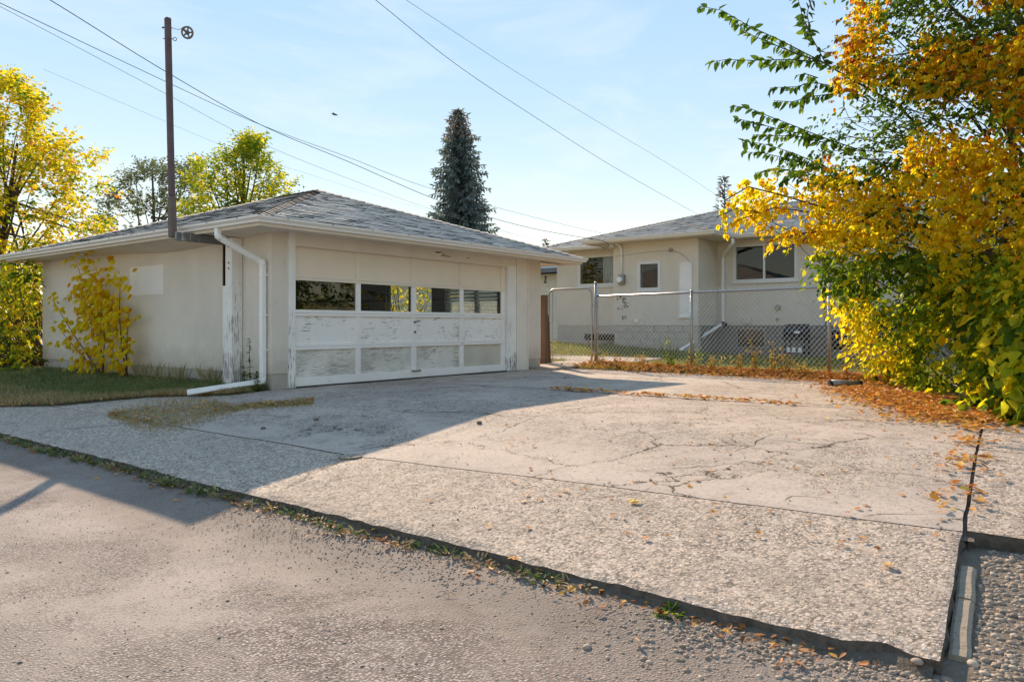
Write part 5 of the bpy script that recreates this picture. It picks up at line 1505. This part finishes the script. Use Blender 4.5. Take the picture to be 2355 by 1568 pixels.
# weeds in the joint between alley and slab
def weed(n, w, z, r, h, k, hue, mat, label, grp, name='weed', cat='weed', ll=.05, spread=1.0):
    t = Leaves()
    for i in range(k):
        a = random.random() * 6.28; rr = r * random.random() ** .6
        p = Vector((n + math.cos(a) * rr * .6, w + math.sin(a) * rr * spread, z + h * .5 * random.random() ** 2))
        t.add(p, (math.cos(a), math.sin(a), random.uniform(.1, 1.2)), (random.gauss(0, .4), random.gauss(0, .4), 1), ll * random.uniform(.6, 1.3), ll * random.uniform(.22, .42), hue + random.gauss(0, .14))
    V, F, Hh = leaf_cloud(t.P, t.D, t.N, t.L, t.W, t.H); V = V - np.array((n, w, z))
    o = link(name, np_mesh(name, V, F, Hh, True), mat, None, (n, w, z)); put(o, label, cat, grp); return o
for i, w in enumerate(np.concatenate([np.linspace(1.85, 4.6, 15), np.linspace(4.8, 11.5, 26)])):
    w = float(w) + random.gauss(0, .06); far = w > 4.7
    weed(edge_front(w) - .05 + random.gauss(0, .02), w, -.30, .11 if far else .07, .07, 70 if far else 34, (random.choice((.3, .45, .6)) if i % 3 else .93), MAT['grass_shade'], (('matted shaded weed' if far else 'low sunlit weed') + (' still partly green' if i % 3 else ' gone dry and brown') + ' in the gap between alley and driveway slab'), 'weeds in the gap between alley and driveway', ll=.05 if far else .04, spread=1.3)
o = weed(2.83, 1.37, -.30, .05, .07, 34, .24, MAT['leaf'], 'fresh green weed sprouting under the broken slab edge', None, ll=.038)
# tall stems by the downspout and wall
for i, (px, h_, lab) in enumerate(((575, .75, 'tall leafy weed standing between the white post and downspout'), (562, .35, 'short leafy weed at the foot of the white post'), (592, .28, 'low weed crowding the foot of the downspout'))):
    p = at_n(px, 800, 6.0); z = zt(6.0, p.y); m = MB(); top = Vector((6.0, p.y + .03, z + h_)); m.tube([(6.0, p.y, z), (6.01, p.y + .02, z + h_ * .5), top], [.006, .005, .003], 5)
    wd = empty('weed', (6.0, p.y, z), lab, 'weed', 'weeds at the garage corner'); m.build('stem', MAT['twig'], wd); t = Leaves()
    for k in range(46): f = random.random(); t.add(Vector((6.0, p.y, z)).lerp(top, f), (random.gauss(0, 1), random.gauss(0, 1), random.gauss(.1, .4)), (0, 0, 1), .07 * (1.2 - f * .6), .028, random.gauss(.2, .08))
    t.build('foliage', MAT['leaf'], wd)
for i, px in enumerate((360, 395, 420, 432, 470, 480, 496, 318, 340)):
    p = at_n(px + random.uniform(-6, 6), 860, 6.08); z = zt(6.08, p.y) + .02
    grass(lambda: (6.06 + random.gauss(0, .03), p.y + random.gauss(0, .06)), 26, lambda a, b: z, MAT['grass_shade'], 'grass_tuft', (.12, .34), lambda a, b: random.gauss(.85, .12), .004, .6).update_tag()
    o = COL.objects[-1]; put(o, 'wispy dry grass tuft at the foot of the alley wall', 'grass tuft', 'dry grass tufts along the garage wall')
# weeds along the fence
FW = [(1545, 770, 13.6, .75, .45), (1375, 800, 13.9, .35, .8), (1420, 815, 13.8, .3, .7), (1475, 822, 13.7, .32, .85), (1580, 830, 13.5, .25, .8), (1640, 828, 13.6, .32, .9), (1700, 815, 13.5, .45, .9), (1740, 800, 13.45, .6, .95), (1775, 800, 13.4, .62, .93), (1810, 820, 13.3, .42, .75), (1850, 830, 13.2, .3, .95), (1600, 800, 13.9, .45, .5), (1950, 845, 13.1, .25, .6), (1520, 832, 13.5, .26, .9)]
for px, py, n, h_, hue in FW:
    p = at_n(px, 840, n); z = zt(n, p.y); wd = empty('fence_weed', (n, p.y, z), 'leafy green weed standing by the middle fence post' if px == 1545 else ('dry rusty weed at the fence foot between gate post and middle post' if px < 1590 else 'dry rusty weed at the fence foot between middle post and the next post' if px < 1900 else 'low weed at the fence foot beside the shrub and rock'), 'weed', 'weeds along the fence'); m = MB(); t = Leaves()
    for s_ in range(7):
        q = Vector((n + random.gauss(0, .1), p.y + random.gauss(0, .13), z + h_ * random.uniform(.6, 1.1))); m.tube([(n, p.y, z), q], [.005, .002], 4)
        for k in range(14): t.add(Vector((n, p.y, z)).lerp(q, random.uniform(.15, 1)), (random.gauss(0, 1), random.gauss(0, 1), random.gauss(.1, .5)), (0, 0, 1), random.uniform(.04, .09), .03, hue + random.gauss(0, .07))
    m.build('stem', MAT['twig'], wd); t.build('foliage', MAT['leaf'] if hue < .6 else MAT['litter'], wd)

# leaf litter: drifts (too many to count) and single leaves
def litter(L, p, size, hue):
    a = random.random() * 6.28; tilt = random.gauss(0, .35)
    L.add((p[0], p[1], p[2] + random.uniform(.006, .02)), (math.cos(a), math.sin(a), tilt * .5), (random.gauss(0, .35), random.gauss(0, .35), 1), size, size * random.uniform(.4, .6), hue)
LT = Leaves()
def gz(n, w): return zt(n, w) + (.022 if n < 13.1 else .05)
for k in range(15000):
    r = random.random()
    if r < .54:    # along the fence
        t = random.uniform(-.02, 1.25); p = FA + fd * t; n = p.x - abs(random.gauss(0, .48)) + .16; w = p.y + random.gauss(0, .08)
    elif r < .88:   # heap at the foot of the shrub
        x = random.gauss(2080, 110); y = 905 + (x - 2000) * .18 + random.gauss(0, 17); p = at_g(x, y); n, w = p.x, p.y
        if x < 1880 and random.random() < .6: continue
    elif r < .93:
        x = random.gauss(2190, 80); y = 958 + random.gauss(0, 9); p = at_g(x, y); n, w = p.x, p.y
    elif r < .972:   # second joint
        w = random.uniform(2.6, 6.0); n = 8.65 + random.gauss(0, .045 + .05 * random.random() ** 3)
        if mnoise.noise(Vector((w * 1.9, 4, 4))) < random.uniform(-.5, .25): continue
    else:          # gap beside the neighbouring apron
        n = random.uniform(4.5, 9); w = edge_side(n) + random.gauss(.05, .08)
        if mnoise.noise(Vector((n * 2.3, 9, 4))) < random.uniform(-.35, .35): continue
    litter(LT, (n, w, gz(n, w) + (random.random() ** 2 * .07 if r < .54 and n > 12.7 else 0)), random.uniform(.045, .085), random.choice((.15, .3, .42, .5, .56, .62, .7, .8)) + random.gauss(0, .05) + (.15 if r > .86 and random.random() < .4 else 0))
for k in range(900):   # dry leaves and twigs on the verge and seam
    w = random.uniform(9.3, 19); e = verge_min(w); n = e + abs(random.gauss(0, .25)) - .1
    litter(LT, (n, w, vz(n, w)), random.uniform(.03, .07), random.choice((.1, .2, .3, .75)))
for k in range(260):
    q = tuft_area(); litter(LT, (q[0], q[1], zt(*q) + .02), random.uniform(.03, .06), random.choice((.2, .4, .75, .8)))
for k in range(650):   # dead bits along the front edge
    w = random.uniform(.6, 11); n = edge_front(w) - abs(random.gauss(.02, .1)); litter(LT, (n, w, az(n, w) + .004), random.uniform(.02, .05), random.choice((.05, .2, .3, .75)))
V, F, Hh = leaf_cloud(LT.P, LT.D, LT.N, LT.L, LT.W, LT.H, .1, .12)
link('leaf_litter', np_mesh('leaf_litter', V, F, Hh, True), MAT['litter'], kind='stuff')
# single leaves
ONE = []
for hv in (.3, .45, .55, .65, .8, .95):
    V, F, Hh = leaf_cloud([(0, 0, 0)] * 3, [(1, 0, .1), (.8, .55, .2), (.8, -.55, .05)], [(0, .2, 1), (.2, 0, 1), (-.2, .1, 1)], [1, .8, .8], [.5, .4, .4], [hv] * 3, .16, .1)
    me = np_mesh('fallen_leaf', V, F, Hh, True); me.materials.append(MAT['litter']); ONE.append(me)
def lone(p, size, hv, label, grp='leaves lying singly on the paving'):
    o = link('fallen_leaf', ONE[hv], None, None, (p[0], p[1], p[2] + .003)); o.scale = (size, size, size * .6)
    o.rotation_euler = (random.gauss(0, .15), random.gauss(0, .15), random.random() * 6.28); put(o, label, 'leaf', grp); return o
def pad_z(p): return Vector((p.x, p.y, zt(p.x, p.y) + (.012 if p.x > 2.9 else 0)))
for k in range(130):
    x, y = random.uniform(1150, 2230), 940 + 330 * random.random() ** 1.8
    if x - 1150 < (y - 940) * .2: continue
    p = pad_z(at_g(x, y))
    if p.x < 3.0 or p.y < edge_side(p.x) + .05: continue
    lone(p, random.uniform(.022, .045), random.choice((0, 1, 2, 3, 2)), 'small orange brown leaf lying on the worn concrete driveway')
for x, y in ((1267, 1060), (1220, 1085), (1243, 1155), (1243, 1100), (1290, 1140), (1180, 1110), (985, 1155), (1586, 1023), (1640, 1035), (1125, 1215)):
    lone(pad_z(at_g(x, y)), .038, 3, 'small orange brown leaf lying on the worn concrete driveway')
lone(pad_z(at_g(1447, 1161)), .085, 5, 'pale yellow leaf lying flat on the coarse driveway slab')
lone(pad_z(at_g(2045, 1306)), .06, 4, 'narrow tan leaf near the corner of the driveway slab')
lone(at_g(634, 1206), .065, 2, 'bright orange leaf alone on the alley asphalt')
lone(at_g(1186, 1282), .075, 3, 'upright orange leaf caught against the slab edge')
lone(at_g(1457, 1400), .10, 4, 'large curled tan leaf on the gravel below the slab edge')
lone(at_g(1645, 1440), .09, 4, 'tan leaf lying on pebbles beside the broken slab edge')
lone(at_g(1258, 1325), .06, 3, 'rusty leaf with a long stalk beside the slab edge')
lone(at_g(1352, 1340), .065, 4, 'pale brown leaf just under the slab crack')
for x, y in ((2295, 1290), (2310, 1330), (2275, 1300), (2335, 1270), (2250, 1395), (2215, 1440), (2330, 1355), (2240, 1340), (2320, 1410)):
    p = at_g(x, y); p.z = -.30; lone(p, .06, random.choice((2, 3, 5)), 'orange leaf lying on the pebbles by the edging strip', 'leaves on the pebbles')
for k in range(24):
    n = random.uniform(4.6, 8); w = edge_side(n) - random.uniform(.1, 1.4); lone((n, w, zt(n, w) + .04), random.uniform(.05, .08), random.choice((1, 2, 3)), 'orange leaf lying on the neighbouring rough slab', 'leaves on the neighbouring slab')

# pebbles
ICO = None
def ico():
    global ICO
    if ICO is None:
        import bmesh
        b = bmesh.new(); bmesh.ops.create_icosphere(b, subdivisions=1, radius=1); v = np.array([x.co[:] for x in b.verts]); f = np.array([[q.index for q in x.verts] for x in b.faces]); b.free(); ICO = (v, f)
    return ICO
def pebbles(name, pts, sizes, mat, flat=.6, lift=.3):
    v, f = ico(); V = []; F = []; Hh = []
    for (x, y, z), s in zip(pts, sizes):
        a = random.random() * 6.28; sx, sy = s * random.uniform(.75, 1.35), s * random.uniform(.65, 1.0); sz = s * flat * random.uniform(.7, 1.2)
        q = v * np.array([sx, sy, sz]); c, n_ = math.cos(a), math.sin(a); q = np.stack([q[:, 0] * c - q[:, 1] * n_, q[:, 0] * n_ + q[:, 1] * c, q[:, 2]], 1) + np.array([x, y, z + sz * lift])
        F.append(f + len(V) * len(v)); V.append(q); Hh.append(np.full(len(f), random.random()))
    return link(name, np_mesh(name, np.concatenate(V), np.concatenate(F), np.concatenate(Hh), True), mat, kind='stuff')
pts = []; sz = []
for k in range(2600):
    n = random.uniform(2.35, 4.34); w = edge_side(max(n, 2.9)) - .088 - abs(random.gauss(0, .40))
    if n < 2.85 and random.random() < .5: continue
    z = az(n, w) + .06 * max(0, n - 2.85) + rough(n, w, 2.2, .012); pts.append((n, w, z)); sz.append(random.choice((.006, .008, .010, .013, .017)))
for k in range(4200):
    w = .2 + 4.3 * random.random() ** 1.3; n = edge_front(w) - .02 - abs(random.gauss(0, .24)); pts.append((n, w, az(n, w))); sz.append(random.choice((.004, .005, .007, .009, .012)) * (1.15 if w < 1.5 else (.75 if w < 2.5 else .5)))
pebbles('gravel', pts, sz, MAT['pebble'])
pts = []; sz = []
for k in range(3000):
    n = random.uniform(.2, 2.85); w = .2 + 5.5 * random.random() ** 1.4; pts.append((n, w, az(n, w) + rough(n, w, .8, .012) + rough(n, w, 3, .004))); sz.append(random.choice((.0022, .003, .004, .005)) * (2.0 if random.random() < .03 else 1))
for k in range(700):
    n = random.uniform(3, 8); w = random.uniform(edge_side(n) + .05, 8.5); pts.append((n, w, zt(n, w) + .008)); sz.append(random.choice((.004, .005, .007)))
pebbles('asphalt_crumbs', pts, sz, MAT['crumb'])
def stone(p, s, label, name='stone', mat=None, grp=None):
    v, f = ico(); q = v * np.array([s * 1.2, s, s * .62]); q = q * (1 + .12 * np.sin(q * 90)); q[:, 2] += s * .35
    o = link(name, np_mesh(name, q, f, np.full(len(f), random.random()), True), mat or MAT['pebble'], None, p); o.rotation_euler = (0, 0, random.random() * 6.28)
    s_ = o.modifiers.new('round', 'SUBSURF'); s_.levels = 1; s_.render_levels = 1
    put(o, label, 'stone', grp)
stone(at_g(1349, 1492), .022, 'smooth rounded brown stone alone on the alley gravel')
stone(at_g(1545, 1385), .016, 'small grey stone near the curled tan leaf')
stone(at_g(1245, 1402), .018, 'pale flat stone beside the dry leaf on the alley')
for x, y in ((2175, 1545), (2110, 1548), (2235, 1530)):
    p = at_g(x, y); stone(p, .024, 'large rounded pebble just off the corner of the slab', grp='pebbles at the slab corner')
rk = at_g(1950, 864); stone(Vector((rk.x, rk.y, rk.z - .02)), .15, 'grey rock among fallen leaves beside the fence post', 'rock', MAT['rock'])
# dropped pipe on the leaf heap
pp = at_g(1943, 890); q = Vector((.28, -.36, 0)).normalized() * .2
dp = empty('metal_pipe', pp, 'dull silver pipe with dark ends lying in the fallen leaves', 'pipe')
MB().tube([pp - q + Vector((0, 0, .06)), pp + q + Vector((0, 0, .05))], .048, 10).build('barrel', MAT['metalbits'], dp, smooth=True)
for s_ in (-1, 1): MB().tube([pp + q * (s_ * 1.01) + Vector((0, 0, .055)), pp + q * (s_ * 1.2) + Vector((0, 0, .052))], .053, 10).build('end_cap', MAT['black'], dp)
# water shutoff cover in the slab
vc = pad_z(at_g(805, 1049)) - Vector((0, 0, .016)); vcv = empty('valve_cover', vc, 'round metal valve cover set flush in the shaded driveway', 'cover')
MB().tube([vc + Vector((0, 0, -.02)), vc + Vector((0, 0, .006))], .085, 20).build('lid', MAT['slab_smooth'], vcv)
m = MB(); m.ring(vc + Vector((0, 0, .004)), (0, 0, 1), .092, .006, 24, 6); m.bar(vc + Vector((-.03, 0, .008)), vc + Vector((.03, 0, .008)), .012, .006); m.build('rim', MAT['kerb'], vcv)
# dark clods on the slab
for x, y, s, lab in ((1102, 973, .036, 'dark clod of debris lying in the shade on the driveway'), (727, 966, .035, 'small dark chunk on the shaded slab near the grass'), (605, 985, .03, 'dark chip beside the seam grass')):
    p = pad_z(at_g(x, y)); p.z -= .018; stone(p, s, lab, 'clod', MAT['dirt'])

# twigs and leaf stalks in the grit under the slab edge
m = MB()
for k in range(160):
    w = .1 + 5 * random.random(); n = edge_front(w) - abs(random.gauss(.05, .16)); a = random.random() * 6.28; l = random.uniform(.02, .06); z = az(n, w) + .012
    m.tube([(n, w, z), (n + l * .5 * math.cos(a) + .006, w + l * .5 * math.sin(a), z + random.uniform(0, .012)), (n + l * math.cos(a), w + l * math.sin(a), z)], .0014, 3)
m.build('twig_debris', MAT['twig'], kind='stuff')
# ================================================================ OVERHEAD CABLES, SPECK IN THE SKY
cable([(-120, -130, 11), (100, -8, 12.5), (380, 165, 15), (600, 288, 17.5), (800, 372, 19.5), (1010, 462, 21), (1200, 520, 22), (1372, 552, 22.6)], .008, MAT['cable'], 'overhead_cable', 'twisted black service cable ending at the porch eave')
cable([(-130, -50, 10), (0, 8, 11.5), (380, 188, 15.5), (600, 288, 18.5), (800, 362, 21.5), (1010, 440, 25), (1340, 527, 30), (1700, 600, 36)], .0065, MAT['cable'], 'overhead_cable', 'thin dark cable crossing the twisted one left of the spruce')
cable([(-130, -45, 12), (0, 16, 13), (380, 216, 17), (600, 330, 20), (850, 430, 24), (1040, 498, 27), (1260, 560, 31)], .0048, MAT['cable_grey'], 'overhead_cable', 'lower grey cable passing closest above the garage ridge')
cable([(100, 160, 20), (310, 250, 22), (520, 338, 26), (700, 398, 30), (900, 460, 34), (1200, 545, 40)], .0035, MAT['cable_grey'], 'overhead_cable', 'faintest thin wire under the other cables')
cable([(720, -110, 9), (862, 0, 10), (1050, 150, 12), (1230, 270, 14.5), (1420, 390, 18), (1605, 494, 24)], .0045, MAT['cable'], 'overhead_cable', 'dark wire running down the open sky to the house roof')
cable([(800, -90, 11), (985, 35, 13), (1200, 175, 16), (1390, 290, 19), (1560, 392, 23), (1655, 455, 27)], .004, MAT['cable_grey'], 'overhead_cable', 'pale wire parallel to the dark one above the house')
cable([(1355, 548, 22.4), (1390, 556, 22.2), (1408, 572, 22.6)], .01, MAT['cable'], 'cable_drop', 'short looped cable under the porch eave by the lamp', 'cables on the house')
cable([(1415, 590, 22.3), (1542, 577, 21.6), (1588, 603, 21.2)], .006, MAT['cable_grey'], 'clothes_line', 'old clothes line slung across the porch wall', 'cables on the house', 'line')
bp = at_d(769, 264, 30); speck = empty('speck', bp, 'tiny dark bird of unknown kind in the open sky above the garage', 'speck')  # unidentified dark speck, its winged shape is invented
m = MB(); a = Vector((.2, -.15, -.05)).normalized(); m.tube([bp - a * .12, bp - a * .05, bp + a * .05, bp + a * .14], [.012, .04, .035, .008], 7); m.build('body', MAT['cable'], speck, smooth=True)
s_ = a.cross(Vector((0, 0, 1))).normalized()
for k in (-1, 1):
    m = MB(); m.face([bp + a * .04, bp - a * .05, bp + s_ * (k * .16) - a * .08 + Vector((0, 0, .05))]); m.face([bp + a * .04 + Vector((0, 0, -.006)), bp + s_ * (k * .16) - a * .08 + Vector((0, 0, .045)), bp - a * .05 + Vector((0, 0, -.006))]); m.build('wing', MAT['cable'], speck)
